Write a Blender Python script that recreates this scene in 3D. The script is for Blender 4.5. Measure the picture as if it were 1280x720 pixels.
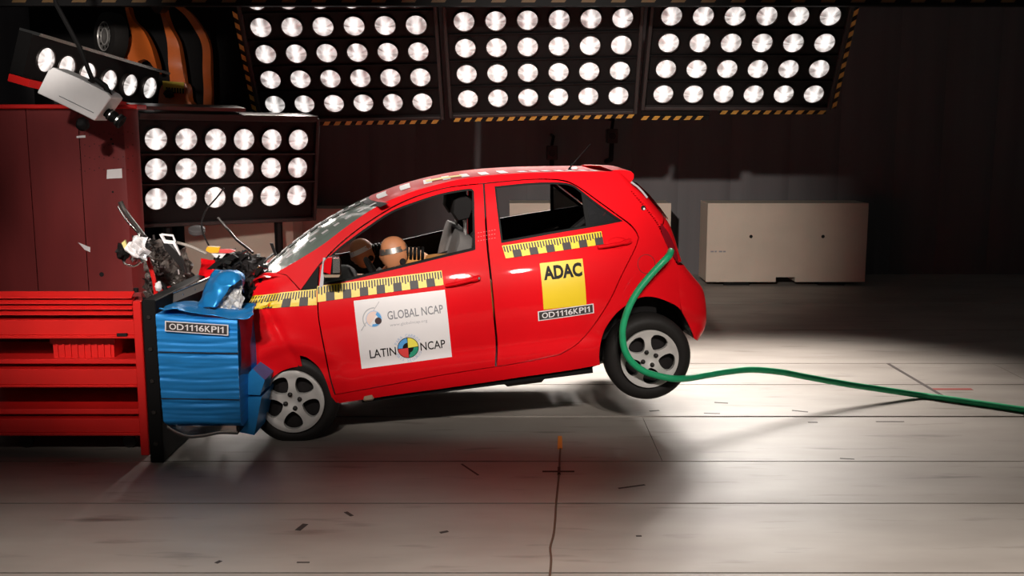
import bpy, math, random
import numpy as np
from mathutils import Vector, Matrix, noise
from mathutils.geometry import delaunay_2d_cdt

for _o in list(bpy.data.objects):
    bpy.data.objects.remove(_o)
random.seed(7)
R = math.radians
scene = bpy.context.scene
COL = scene.collection

# ------------------------------------------------------------------ camera
FPX, PITCH, CAM_H = 1300.0, R(8.8), 1.97
cam_d = bpy.data.cameras.new('camera')
cam = bpy.data.objects.new('camera', cam_d)
COL.objects.link(cam)
cam_d.sensor_width = 36.0
cam_d.lens = FPX * 36.0 / 1280.0
cam_d.clip_end = 100
cam.location = (0, 0, CAM_H)
cam.rotation_euler = (math.pi / 2 - PITCH, 0, 0)
scene.camera = cam

# ------------------------------------------------------------------ world, exposure
world = bpy.data.worlds.new('hall_ambient')
scene.world = world
world.use_nodes = True
_bg = world.node_tree.nodes['Background']
_bg.inputs['Color'].default_value = (0.9, 0.88, 0.88, 1)
_bg.inputs['Strength'].default_value = 0.03
scene.view_settings.view_transform = 'Standard'
scene.view_settings.look = 'None'
scene.view_settings.gamma = 1.0
scene.view_settings.use_curve_mapping = False
scene.view_settings.exposure = 0.0


# ------------------------------------------------------------------ big lamp banks (the hall's second bank hangs above the camera side), plus added spots
def spot(name, loc, target, power, cone, blend=1.0, radius=0.12, color=(1, 0.93, 0.86)):
    d = bpy.data.lights.new(name, 'SPOT')
    d.energy = power
    d.color = color
    d.spot_size = R(cone)
    d.spot_blend = blend
    d.shadow_soft_size = radius
    o = bpy.data.objects.new(name, d)
    COL.objects.link(o)
    o.location = loc
    o.rotation_euler = (Vector(target) - Vector(loc)).to_track_quat('-Z', 'Y').to_euler()
    return o


for _x, _p in ((-3.3, 340), (-2.2, 380), (-1.1, 400), (0.0, 420), (1.1, 500), (2.2, 620), (3.3, 620)):
    spot('floor_side_lamp', (_x, 2.9, 4.6), (_x, 3.0, 0.0), _p, 66)
for _x, _t, _p, _cone in ((-2.6, (-2.8, 6.3, 1.25), 1300, 20), (-1.7, (-2.1, 6.2, 1.10), 1250, 19), (-0.9, (-1.2, 6.4, 1.12), 1000, 19),
                          (-0.1, (-0.4, 6.5, 1.05), 1000, 19), (0.7, (0.3, 6.6, 0.95), 900, 20), (1.5, (0.95, 6.7, 0.80), 850, 20),
                          (-1.2, (1.3, 13.0, 0.7), 4200, 26), 
                          (-2.4, (-3.0, 7.0, 2.2), 700, 14)):  # last one: extra spot added to brighten the white camera
    spot('camera_side_spot', (_x, 0.6, 4.3), _t, _p, _cone)
spot('camera_side_spot', (-0.6, 0.8, 2.9), (-3.0, 10.9, 0.72), 1700, 10)  # low spot added to light the pale block under the side panel
spot('camera_side_spot', (-1.6, 0.8, 2.8), (-4.5, 12.0, 2.75), 2600, 12)  # low spot added to brighten the orange wreck, passes under the gantry
REAR_BANK_POWER = 95
SIDE_BANK_POWER = 6

# ------------------------------------------------------------------ pixel <-> place helpers (1280 x 720 frame)
_c, _s = math.cos(PITCH), math.sin(PITCH)
CAM = Vector((0, 0, CAM_H))


def ray(u, v):
    a, b = (u - 640.0) / FPX, (v - 360.0) / FPX
    return Vector((a, _c - b * _s, -_s - b * _c))


def at(u, v, Y):
    r = ray(u, v)
    return CAM + r * (Y / r.y)


def ground(u, v, Z=0.0):
    r = ray(u, v)
    return CAM + r * ((Z - CAM_H) / r.z)


# car frame: x to the tail, y to the far side, z up; origin at the near front wheel's centre
YAW, NOSE = R(8.0), R(5.5)
CX = Vector((math.cos(NOSE) * math.cos(YAW), math.cos(NOSE) * math.sin(YAW), math.sin(NOSE)))
CY = Vector((-math.sin(YAW), math.cos(YAW), 0))
CZ = CX.cross(CY)
CO = ground(366, 501.5, 0.277)
CAR_M = Matrix(((CX.x, CY.x, CZ.x, CO.x), (CX.y, CY.y, CZ.y, CO.y), (CX.z, CY.z, CZ.z, CO.z), (0, 0, 0, 1)))
WID = 1.6


def car_pt(u, v, y):
    r = ray(u, v)
    t = (CO + CY * y - CAM).dot(CY) / r.dot(CY)
    d = CAM + r * t - CO
    return Vector((d.dot(CX), y, d.dot(CZ)))


_KZ = np.array([-0.20, -0.10, -0.02, 0.06, 0.11, 0.17, 0.25, 0.38, 0.50, 0.58, 0.66, 0.80, 1.00, 1.15, 1.22, 1.28, 1.34])
_KY = np.array([0.120, 0.060, 0.026, 0.014, 0.010, 0.024, 0.014, 0.000, 0.004, 0.018, 0.042, 0.095, 0.170, 0.232, 0.275, 0.34, 0.42])
_KT = np.gradient(_KY, _KZ)


def herm(z):
    z = min(max(z, _KZ[0]), _KZ[-1] - 1e-6)
    i = int(np.searchsorted(_KZ, z, 'right') - 1)
    h = _KZ[i + 1] - _KZ[i]
    t = (z - _KZ[i]) / h
    return ((2 * t**3 - 3 * t**2 + 1) * _KY[i] + (t**3 - 2 * t**2 + t) * h * _KT[i]
            + (-2 * t**3 + 3 * t**2) * _KY[i + 1] + (t**3 - t**2) * h * _KT[i + 1])


def W(x, z):
    y = herm(z)
    if x > 1.7:
        y += 0.10 * ((x - 1.7) / 0.9) ** 2
    if x < 0.3:
        y += 0.05 * ((0.3 - x) / 0.6) ** 2
    for wx, wz in ((0.0, 0.0), (2.29, 0.0)):          # arch flares
        r = math.hypot(x - wx, z - wz)
        y -= 0.016 * math.exp(-((r - 0.36) / 0.055) ** 2)
    return y


def W_dent(x, z):                                     # the struck wing: folded and pushed out
    y = W(x, z)
    k = min(max((0.13 - x) / 0.30, 0), 1)
    y -= 0.050 * k * k * (1 if z < 0.62 else max(0, 1 - (z - 0.62) / 0.2))
    fold = (x + 0.02) * 0.86 + (z - 0.42) * 0.32
    y += 0.016 * math.exp(-(fold / 0.022) ** 2) * (z < 0.62)
    y += 0.012 * noise.noise(Vector((x * 9, z * 9, 3.1))) * (0.3 + k)
    y += 0.018 * math.exp(-(((x + 0.07) / 0.06) ** 2 + ((z - 0.50) / 0.035) ** 2))
    y -= 0.015 * math.exp(-((z - 0.69 - 0.3 * (x + .05)) / 0.03) ** 2) * k
    return y


def near(u, v, f=W):
    y = 0.0
    for _ in range(5):
        p = car_pt(u, v, y)
        y = f(p.x, p.z)
    return (p.x, p.z)


# ------------------------------------------------------------------ mesh helpers
def mesh_obj(name, verts, faces, mat, parent=None, smooth=True, mats=None, idx=None, sharp=None):
    me = bpy.data.meshes.new(name)
    me.from_pydata([tuple(v) for v in verts], [], faces)
    for m in (mats or [mat]):
        me.materials.append(m)
    if idx:
        me.polygons.foreach_set('material_index', idx)
    if smooth:
        me.polygons.foreach_set('use_smooth', [True] * len(me.polygons))
        if sharp:
            me.set_sharp_from_angle(angle=R(sharp))
    me.update()
    o = bpy.data.objects.new(name, me)
    COL.objects.link(o)
    if parent:
        o.parent = parent
    return o


def tag(o, label=None, cat=None, group=None, kind=None):
    if label: o['label'] = label
    if cat: o['category'] = cat
    if group: o['group'] = group
    if kind: o['kind'] = kind
    return o


def empty(name, loc=(0, 0, 0), mat=None):
    o = bpy.data.objects.new(name, None)
    COL.objects.link(o)
    o.empty_display_size = 0.2
    if mat is not None:
        o.matrix_world = mat
    else:
        o.location = loc
    return o


class MB:
    """collects shapes of one part"""
    def __init__(s):
        s.v, s.f, s.i = [], [], []

    def add(s, v, f, mi=0):
        n = len(s.v)
        s.v += [Vector(p) for p in v]
        s.f += [tuple(k + n for k in q) for q in f]
        s.i += [mi] * len(f)
        return s

    def frame_box(s, o, ex, ey, ez, mi=0, bev=0.0):
        """box: corner o, edge vectors"""
        o, ex, ey, ez = Vector(o), Vector(ex), Vector(ey), Vector(ez)
        if bev <= 0:
            v = [o + ex * a + ey * b + ez * c for c in (0, 1) for b in (0, 1) for a in (0, 1)]
            return s.add(v, [(0, 2, 3, 1), (4, 5, 7, 6), (0, 1, 5, 4), (2, 6, 7, 3), (0, 4, 6, 2), (1, 3, 7, 5)], mi)
        ls = [ex.length, ey.length, ez.length]
        b = min(bev, min(ls) * 0.45)
        U = [ex / ls[0], ey / ls[1], ez / ls[2]]
        v, f, id_ = [], [], {}
        for cx in (0, 1):
            for cy in (0, 1):
                for cz in (0, 1):
                    c = o + ex * cx + ey * cy + ez * cz
                    d = [U[0] * (1 - 2 * cx), U[1] * (1 - 2 * cy), U[2] * (1 - 2 * cz)]
                    for k in range(3):
                        id_[(cx, cy, cz, k)] = len(v)
                        v.append(c + sum((d[j] * b for j in range(3) if j != k), Vector()))
        for k in range(3):
            a1, a2 = [j for j in range(3) if j != k]
            for side in (0, 1):
                q = []
                for (p1, p2) in ((0, 0), (1, 0), (1, 1), (0, 1)):
                    c = [0, 0, 0]; c[k] = side; c[a1] = p1; c[a2] = p2
                    q.append(id_[(*c, k)])
                f.append(tuple(q))
        for k in range(3):
            a1, a2 = [j for j in range(3) if j != k]
            for p1 in (0, 1):
                for p2 in (0, 1):
                    q = []
                    for (t, kk) in ((0, a1), (1, a1), (1, a2), (0, a2)):
                        c = [0, 0, 0]; c[k] = t; c[a1] = p1; c[a2] = p2
                        q.append(id_[(*c, kk)])
                    f.append(tuple(q))
        for cx in (0, 1):
            for cy in (0, 1):
                for cz in (0, 1):
                    f.append((id_[(cx, cy, cz, 0)], id_[(cx, cy, cz, 1)], id_[(cx, cy, cz, 2)]))
        cen = o + (ex + ey + ez) / 2
        g = []
        for q in f:
            n = (v[q[1]] - v[q[0]]).cross(v[q[2]] - v[q[0]])
            m = sum((v[k] for k in q), Vector()) / len(q)
            g.append(q if n.dot(m - cen) > 0 else tuple(reversed(q)))
        return s.add(v, g, mi)

    def box(s, x0, x1, y0, y1, z0, z1, mi=0, bev=0.0):
        return s.frame_box((x0, y0, z0), (x1 - x0, 0, 0), (0, y1 - y0, 0), (0, 0, z1 - z0), mi, bev)

    def tube(s, pts, r, n=8, mi=0, caps=True):
        pts = [Vector(p) for p in pts]
        rs = r if isinstance(r, (list, tuple)) else [r] * len(pts)
        v, f = [], []
        up = None
        for i, p in enumerate(pts):
            d = (pts[min(i + 1, len(pts) - 1)] - pts[max(i - 1, 0)])
            d = d.normalized() if d.length > 1e-9 else Vector((0, 0, 1))
            if up is None:
                up = d.orthogonal().normalized()
            up = (up - d * up.dot(d))
            up = up.normalized() if up.length > 1e-6 else d.orthogonal().normalized()
            w = d.cross(up)
            for k in range(n):
                a = 2 * math.pi * k / n
                v.append(p + (up * math.cos(a) + w * math.sin(a)) * rs[i])
        for i in range(len(pts) - 1):
            for k in range(n):
                a, b = i * n + k, i * n + (k + 1) % n
                f.append((a, b, b + n, a + n))
        if caps:
            f.append(tuple(reversed(range(n))))
            f.append(tuple(range((len(pts) - 1) * n, len(pts) * n)))
        return s.add(v, f, mi)

    def lathe(s, prof, o, ax, n=32, mi=0, up=None):
        """prof: (radius, distance along ax)"""
        o, ax = Vector(o), Vector(ax).normalized()
        e1 = ax.orthogonal().normalized()
        e2 = ax.cross(e1)
        v, f = [], []
        for (r, h) in prof:
            for k in range(n):
                a = 2 * math.pi * k / n
                v.append(o + ax * h + (e1 * math.cos(a) + e2 * math.sin(a)) * r)
        for i in range(len(prof) - 1):
            for k in range(n):
                a, b = i * n + k, i * n + (k + 1) % n
                f.append((a, b, b + n, a + n))
        return s.add(v, f, mi)

    def prism(s, poly, d, mi=0):
        """closed polygon of points pushed along d"""
        poly = [Vector(p) for p in poly]
        n = len(poly)
        v = poly + [p + Vector(d) for p in poly]
        f = [tuple(range(n)), tuple(reversed(range(n, 2 * n)))]
        f += [(k, k + n, (k + 1) % n + n, (k + 1) % n) for k in range(n)]
        return s.add(v, f, mi)

    def blob(s, c, r, seed=0, amp=0.25, freq=2.0, nu=16, nv=10, mi=0):
        """lumpy closed body, r a radius or three radii"""
        c = Vector(c)
        r = Vector((r, r, r)) if isinstance(r, (int, float)) else Vector(r)
        v, f = [], []
        for j in range(nv + 1):
            t = math.pi * j / nv
            for i in range(nu):
                a = 2 * math.pi * i / nu
                d = Vector((math.sin(t) * math.cos(a), math.sin(t) * math.sin(a), math.cos(t)))
                k = 1 + amp * noise.noise(d * freq + Vector((seed * 3.7, seed * 1.3, 0)))
                v.append(c + Vector((d.x * r.x, d.y * r.y, d.z * r.z)) * k)
        for j in range(nv):
            for i in range(nu):
                a, b = j * nu + i, j * nu + (i + 1) % nu
                f.append((a, a + nu, b + nu, b))
        return s.add(v, f, mi)

    def build(s, name, mat, parent=None, smooth=False, mats=None, sharp=35):
        return mesh_obj(name, s.v, s.f, mat, parent, smooth, mats, s.i if mats else None, sharp if smooth else None)


def cr(pts, step=3.0, closed=False):
    """Catmull-Rom polyline through 2D/3D points, resampled"""
    P = [Vector(p) for p in pts]
    if len(P) == 2:
        n = max(1, int((P[1] - P[0]).length / step))
        return [P[0].lerp(P[1], i / n) for i in range(n + 1)]
    out = []
    for i in range(len(P) - 1):
        p0 = P[i - 1] if i else P[0] * 2 - P[1]
        p1, p2 = P[i], P[i + 1]
        p3 = P[i + 2] if i + 2 < len(P) else P[-1] * 2 - P[-2]
        n = max(1, int((p2 - p1).length / step))
        for k in range(n):
            t = k / n
            out.append(0.5 * ((2 * p1) + (p2 - p0) * t + (2 * p0 - 5 * p1 + 4 * p2 - p3) * t * t + (3 * p1 - p0 - 3 * p2 + p3) * t**3))
    out.append(P[-1])
    return out


def loop(*segs, step=3.0):
    out = []
    for sg in segs:
        for p in cr(sg, step):
            if not out or (p - out[-1]).length > 0.3:
                out.append(p)
    if (out[0] - out[-1]).length < 0.3:
        out.pop()
    return out


def inside(px, pz, poly):
    x, y = np.asarray(px), np.asarray(pz)
    res = np.zeros(x.shape, bool)
    n = len(poly)
    for i in range(n):
        x1, y1 = poly[i]
        x2, y2 = poly[(i + 1) % n]
        c = ((y1 > y) != (y2 > y)) & (x < (x2 - x1) * (y - y1) / ((y2 - y1) if y2 != y1 else 1e-12) + x1)
        res ^= c
    return res


def flat_fill(outer, holes, grid):
    """constrained triangulation of a 2D outline with holes and inner grid points"""
    outer = [tuple(p) for p in outer]
    holes = [[tuple(p) for p in h] for h in holes]
    bnd = list(outer)
    edges = [(i, (i + 1) % len(outer)) for i in range(len(outer))]
    for h in holes:
        n = len(bnd)
        edges += [(n + i, n + (i + 1) % len(h)) for i in range(len(h))]
        bnd += h
    B = np.array(bnd)
    x0, z0 = B.min(0); x1, z1 = B.max(0)
    gx, gz = np.meshgrid(np.arange(x0, x1, grid), np.arange(z0, z1, grid))
    gx, gz = gx.ravel(), gz.ravel()
    ok = inside(gx, gz, outer)
    for h in holes:
        ok &= ~inside(gx, gz, h)
    gx, gz = gx[ok], gz[ok]
    if len(gx):
        d = np.sqrt(((gx[:, None] - B[None, :, 0]) ** 2 + (gz[:, None] - B[None, :, 1]) ** 2).min(1))
        k = d > grid * 0.45
        gx, gz = gx[k], gz[k]
    pts = [Vector(p) for p in bnd] + [Vector((a, b)) for a, b in zip(gx, gz)]
    vs, es, fs, ov, oe, of = delaunay_2d_cdt(pts, edges, [], 0, 1e-6)
    vs = [tuple(v) for v in vs]
    C = np.array([[sum(vs[i][0] for i in f) / 3, sum(vs[i][1] for i in f) / 3] for f in fs])
    ok = inside(C[:, 0], C[:, 1], outer)
    for h in holes:
        ok &= ~inside(C[:, 0], C[:, 1], h)
    tris = []
    for f, k in zip(fs, ok):
        if not k: continue
        a, b, c = (vs[i] for i in f)
        cr_ = (b[0] - a[0]) * (c[1] - a[1]) - (b[1] - a[1]) * (c[0] - a[0])
        if abs(cr_) < 1e-9: continue
        tris.append(tuple(f) if cr_ > 0 else tuple(reversed(f)))
    return vs, tris, [outer] + holes


def skin(outer, holes, f=W, grid=0.035, thick=0.02, off=0.0):
    """a body panel: filled outline laid on the side surface y=f(x,z), with returned edges"""
    vs, tris, loops = flat_fill(outer, holes, grid)
    V = [Vector((x, f(x, z) + off, z)) for x, z in vs]
    F = list(tris)
    for k, lp in enumerate(loops):
        area2 = sum(lp[i][0] * lp[(i + 1) % len(lp)][1] - lp[(i + 1) % len(lp)][0] * lp[i][1] for i in range(len(lp)))
        ccw = area2 > 0
        if k: ccw = not ccw
        n, m = len(V), len(lp)
        for x, z in lp:
            y = f(x, z) + off
            V += [Vector((x, y, z)), Vector((x, y + thick, z))]
        for i in range(m):
            a, b = n + 2 * i, n + 2 * ((i + 1) % m)
            F.append((a, a + 1, b + 1, b) if ccw else (a, b, b + 1, a + 1))
    return V, F


def far_side(V, F):
    return [Vector((v.x, WID - v.y, v.z)) for v in V], [tuple(reversed(f)) for f in F]


def px_loop(pxs, f=W):
    return [near(p.x, p.y, f) for p in pxs]


def inset(poly, d):
    P = [Vector(p) for p in poly]
    n = len(P)
    a2 = sum(P[i].x * P[(i + 1) % n].y - P[(i + 1) % n].x * P[i].y for i in range(n))
    sgn = 1 if a2 > 0 else -1
    out = []
    for i in range(n):
        t = (P[(i + 1) % n] - P[i - 1])
        t = t.normalized() if t.length > 1e-9 else Vector((1, 0))
        out.append(tuple(P[i] + Vector((-t.y, t.x)) * sgn * d))
    return out


def sheet(ctrl, nu=14, nv=14, amp=0.02, freq=6.0, seed=0.0):
    """crumpled sheet through a grid of control points (rows of points)"""
    rows = [[Vector(p) for p in r] for r in ctrl]
    def ev(line, t):
        n = len(line) - 1
        k = min(int(t * n), n - 1)
        u = t * n - k
        p0 = line[k - 1] if k else line[0]
        p1, p2 = line[k], line[k + 1]
        p3 = line[k + 2] if k + 2 <= n else line[n]
        return 0.5 * ((2 * p1) + (p2 - p0) * u + (2 * p0 - 5 * p1 + 4 * p2 - p3) * u * u + (3 * p1 - p0 - 3 * p2 + p3) * u**3)
    V, F = [], []
    for j in range(nv + 1):
        line = [ev([r[k] for r in rows], j / nv) for k in range(len(rows[0]))]
        for i in range(nu + 1):
            p = ev(line, i / nu)
            q = p * freq + Vector((seed, seed * 2, seed * 3))
            d = noise.voronoi(q, distance_metric='DISTANCE', exponent=2.5)[0]
            a = Vector((noise.noise(q), noise.noise(q + Vector((9, 0, 0))), noise.noise(q + Vector((0, 9, 0)))))
            V.append(p + a * amp + Vector((0, -1, 0.6)) * ((d[1] - d[0]) - 0.3) * amp)
    for j in range(nv):
        for i in range(nu):
            a = j * (nu + 1) + i
            F.append((a, a + 1, a + nu + 2, a + nu + 1))
    return V, F


def text_mesh(body, bold=0.0, spacing=1.0):
    cu = bpy.data.curves.new('lettering', 'FONT')
    cu.body = body
    cu.size = 1.0
    cu.offset = bold
    cu.space_character = spacing
    cu.resolution_u = 3
    o = bpy.data.objects.new('lettering', cu)
    COL.objects.link(o)
    dg = bpy.context.evaluated_depsgraph_get()
    me = bpy.data.meshes.new_from_object(o.evaluated_get(dg))
    V = [(v.co.x, v.co.y) for v in me.vertices]
    F = [tuple(p.vertices) for p in me.polygons]
    bpy.data.objects.remove(o)
    bpy.data.curves.remove(cu)
    bpy.data.meshes.remove(me)
    xs, ys = [a for a, b in V], [b for a, b in V]
    x0, x1, y0, y1 = min(xs), max(xs), min(ys), max(ys)
    return [((a - x0) / (x1 - x0), (b - y0) / (y1 - y0)) for a, b in V], F, (x1 - x0) / (y1 - y0)


def plate_text(body, gap=.10):
    """letters side by side, the numeral one drawn with its flag; unit box"""
    V, F, x = [], [], 0.0
    for ch in body:
        if ch == '1':
            v = [(.34, 0), (.50, 0), (.50, 1), (.38, 1), (.28, .86), (.12, .78), (.12, .64), (.34, .74)]
            f, w = [(0, 1, 2, 3, 4, 7), (4, 5, 6, 7)], .52
            v = [(a - .08, b) for a, b in v]
            w = .46
        else:
            v, f, asp = text_mesh(ch, .014)
            w = min(asp, .66 if ch == 'K' else .80)
            v = [(a * w, b) for a, b in v]
        n = len(V)
        V += [(x + a, b) for a, b in v]
        F += [tuple(k + n for k in q) for q in f]
        x += w + gap
    x -= gap
    return [(a / x, b) for a, b in V], F


# ------------------------------------------------------------------ materials
MATS = {}


def mat(name, col, rough=0.5, metal=0.0, coat=0.0, emit=None, strength=0.0, var=0.12, scale=8.0, bump=0.0, bscale=60.0, spec=0.5, trans=0.0, stretch=(1, 1, 1), ior=1.45):
    m = bpy.data.materials.new(name)
    m.use_nodes = True
    nt = m.node_tree
    b = nt.nodes['Principled BSDF']
    tc = nt.nodes.new('ShaderNodeTexCoord')
    mp = nt.nodes.new('ShaderNodeMapping')
    mp.inputs['Scale'].default_value = stretch
    nt.links.new(tc.outputs['Object'], mp.inputs['Vector'])
    nz = nt.nodes.new('ShaderNodeTexNoise')
    nz.inputs['Scale'].default_value = scale
    nz.inputs['Detail'].default_value = 5
    nt.links.new(mp.outputs['Vector'], nz.inputs['Vector'])
    ramp = nt.nodes.new('ShaderNodeMix')
    ramp.data_type = 'RGBA'
    lo = [max(0, c * (1 - var)) for c in col]
    hi = [min(1, c * (1 + var)) for c in col]
    ramp.inputs[6].default_value = (*lo, 1)
    ramp.inputs[7].default_value = (*hi, 1)
    nt.links.new(nz.outputs['Fac'], ramp.inputs[0])
    nt.links.new(ramp.outputs[2], b.inputs['Base Color'])
    b.inputs['Roughness'].default_value = rough
    b.inputs['Metallic'].default_value = metal
    b.inputs['Coat Weight'].default_value = coat
    b.inputs['Coat Roughness'].default_value = 0.035
    b.inputs['Specular IOR Level'].default_value = spec
    b.inputs['Transmission Weight'].default_value = trans
    b.inputs['IOR'].default_value = ior
    if emit:
        b.inputs['Emission Color'].default_value = (*emit, 1)
        b.inputs['Emission Strength'].default_value = strength
    if bump:
        n2 = nt.nodes.new('ShaderNodeTexNoise')
        n2.inputs['Scale'].default_value = bscale
        n2.inputs['Detail'].default_value = 4
        nt.links.new(mp.outputs['Vector'], n2.inputs['Vector'])
        bp = nt.nodes.new('ShaderNodeBump')
        bp.inputs['Strength'].default_value = bump
        bp.inputs['Distance'].default_value = 0.01
        nt.links.new(n2.outputs['Fac'], bp.inputs['Height'])
        nt.links.new(bp.outputs['Normal'], b.inputs['Normal'])
    MATS[name] = m
    return m


red_paint = mat('red_car_paint', (0.74, 0.005, 0.010), 0.40, coat=0.30, var=0.05, spec=0.06)
black_plastic = mat('black_plastic', (0.008, 0.0075, 0.0075), 0.6, spec=0.12)
black_trim = mat('black_rubber_trim', (0.008, 0.008, 0.008), 0.6, spec=0.12)
tyre_mat = mat('tyre_rubber', (0.016, 0.014, 0.013), 0.6, spec=0.25, bump=0.15, bscale=80)
silver = mat('silver_wheel_paint', (0.66, 0.63, 0.60), 0.35, metal=0.35)
chrome = mat('bare_metal', (0.65, 0.63, 0.60), 0.25, metal=1.0)
dark_metal = mat('dark_metal', (0.05, 0.045, 0.042), 0.4, metal=0.7)
yellow = mat('yellow_film', (0.82, 0.57, 0.015), 0.4, var=0.05)
tape_black = mat('tape_black', (0.050, 0.042, 0.040), 0.45, spec=0.25)
white_film = mat('white_film', (0.80, 0.76, 0.76), 0.4, var=0.03)
ink_black = mat('ink_black', (0.012, 0.010, 0.010), 0.55, spec=0.2)
ink_grey = mat('ink_grey', (0.22, 0.22, 0.24), 0.5)
ink_pale = mat('ink_pale_grey', (0.45, 0.44, 0.46), 0.5)
ink_blue = mat('ink_blue', (0.10, 0.36, 0.72), 0.5)
ink_paleblue = mat('ink_pale_blue', (0.42, 0.52, 0.70), 0.5)
ink_red = mat('ink_red', (0.75, 0.06, 0.06), 0.5)
ink_green = mat('ink_green', (0.03, 0.33, 0.20), 0.5)
ink_yellow = mat('ink_yellow', (0.92, 0.78, 0.10), 0.5)
ink_skin = mat('ink_pale_pink', (0.82, 0.62, 0.55), 0.5)
interior_mat = mat('interior_fabric', (0.012, 0.011, 0.011), 0.9, spec=0.1)
seat_mat = mat('seat_fabric_grey', (0.13, 0.12, 0.115), 0.8, bump=0.2)
glass_mat = mat('windscreen_glass', (0.40, 0.50, 0.43), 0.12, trans=0.45, spec=0.25)
tail_mat = mat('tail_lamp_red', (0.20, 0.004, 0.010), 0.1, coat=1.0)
dummy_skin = mat('dummy_vinyl_tan', (0.60, 0.24, 0.11), 0.5, var=0.15)
dummy_metal = mat('dummy_metal', (0.60, 0.55, 0.50), 0.3, metal=0.9)
dummy_cloth = mat('dummy_cloth_orange', (0.55, 0.24, 0.06), 0.8)
blue_core = mat('blue_honeycomb_cladding', (0.018, 0.26, 0.68), 0.38, metal=0.25, var=0.35, scale=5, stretch=(1, 1, 9))
blue_sheet = mat('blue_cladding_sheet', (0.02, 0.26, 0.64), 0.32, metal=0.35, var=0.2)
honey_mat = mat('bare_honeycomb', (0.72, 0.66, 0.60), 0.4, metal=0.3, var=0.7, scale=40, bump=0.8, bscale=90)
kraft = mat('honeycomb_edge_brown', (0.36, 0.26, 0.18), 0.6)
steel_red = mat('red_steel_paint', (0.60, 0.012, 0.010), 0.38, var=0.2, scale=4)
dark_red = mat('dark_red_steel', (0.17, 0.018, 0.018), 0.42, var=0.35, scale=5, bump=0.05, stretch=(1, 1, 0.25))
orange = mat('orange_car_paint', (0.62, 0.13, 0.02), 0.3, coat=0.6)
hose_mat = mat('green_rubber_hose', (0.015, 0.36, 0.15), 0.4, var=0.25, scale=14)
camera_white = mat('white_camera_housing', (0.72, 0.70, 0.70), 0.4)
concrete = mat('beige_concrete', (0.50, 0.42, 0.34), 0.85, var=0.12, scale=3, bump=0.1)
panel_black = mat('black_lamp_panel', (0.006, 0.0055, 0.0055), 0.6, spec=0.15)
panel_frame = mat('lamp_panel_frame', (0.030, 0.024, 0.023), 0.5, spec=0.2)
wire_brown = mat('brown_cable', (0.10, 0.05, 0.03), 0.6)
orange_tape = mat('orange_marker', (0.75, 0.26, 0.03), 0.5)


def lamp_lens_mat():
    m = bpy.data.materials.new('lit_lamp_lens')
    m.use_nodes = True
    nt = m.node_tree
    b = nt.nodes['Principled BSDF']
    tc = nt.nodes.new('ShaderNodeTexCoord')
    oi = nt.nodes.new('ShaderNodeObjectInfo')
    gr = nt.nodes.new('ShaderNodeTexGradient')
    gr.gradient_type = 'RADIAL'
    nt.links.new(tc.outputs['Object'], gr.inputs['Vector'])
    ad = nt.nodes.new('ShaderNodeMath'); ad.operation = 'ADD'
    nt.links.new(gr.outputs['Fac'], ad.inputs[0])
    nt.links.new(oi.outputs['Random'], ad.inputs[1])
    nz = nt.nodes.new('ShaderNodeTexNoise')
    nz.noise_dimensions = '1D'
    nz.inputs['Scale'].default_value = 9
    nz.inputs['Detail'].default_value = 2
    nt.links.new(ad.outputs[0], nz.inputs['W'])
    n2 = nt.nodes.new('ShaderNodeTexNoise')
    n2.noise_dimensions = '4D'
    n2.inputs['Scale'].default_value = 9
    nt.links.new(tc.outputs['Object'], n2.inputs['Vector'])
    nt.links.new(oi.outputs['Random'], n2.inputs['W'])
    mx = nt.nodes.new('ShaderNodeMath'); mx.operation = 'MULTIPLY'
    nt.links.new(nz.outputs['Fac'], mx.inputs[0])
    nt.links.new(n2.outputs['Fac'], mx.inputs[1])
    mr = nt.nodes.new('ShaderNodeMapRange')
    mr.inputs['From Min'].default_value = 0.17
    mr.inputs['From Max'].default_value = 0.36
    mr.inputs['To Min'].default_value = 0.22
    mr.inputs['To Max'].default_value = 0.82
    nt.links.new(mx.outputs[0], mr.inputs['Value'])
    # the filament's image: a bright upright bar and core
    sp = nt.nodes.new('ShaderNodeMapping')
    sp.inputs['Scale'].default_value = (26, 9.5, 0)
    nt.links.new(tc.outputs['Object'], sp.inputs['Vector'])
    ln = nt.nodes.new('ShaderNodeVectorMath'); ln.operation = 'LENGTH'
    nt.links.new(sp.outputs['Vector'], ln.inputs[0])
    m2 = nt.nodes.new('ShaderNodeMapRange')
    m2.interpolation_type = 'SMOOTHSTEP'
    m2.inputs['From Min'].default_value = 0.3
    m2.inputs['From Max'].default_value = 1.5
    m2.inputs['To Min'].default_value = 0.72
    m2.inputs['To Max'].default_value = 0.0
    nt.links.new(ln.outputs['Value'], m2.inputs['Value'])
    su = nt.nodes.new('ShaderNodeMath'); su.operation = 'ADD'
    nt.links.new(mr.outputs['Result'], su.inputs[0])
    nt.links.new(m2.outputs['Result'], su.inputs[1])
    b.inputs['Base Color'].default_value = (0.5, 0.48, 0.47, 1)
    b.inputs['Roughness'].default_value = 0.2
    b.inputs['Emission Color'].default_value = (1.0, 0.94, 0.90, 1)
    nt.links.new(su.outputs[0], b.inputs['Emission Strength'])
    return m


lens_mat = lamp_lens_mat()


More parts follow.
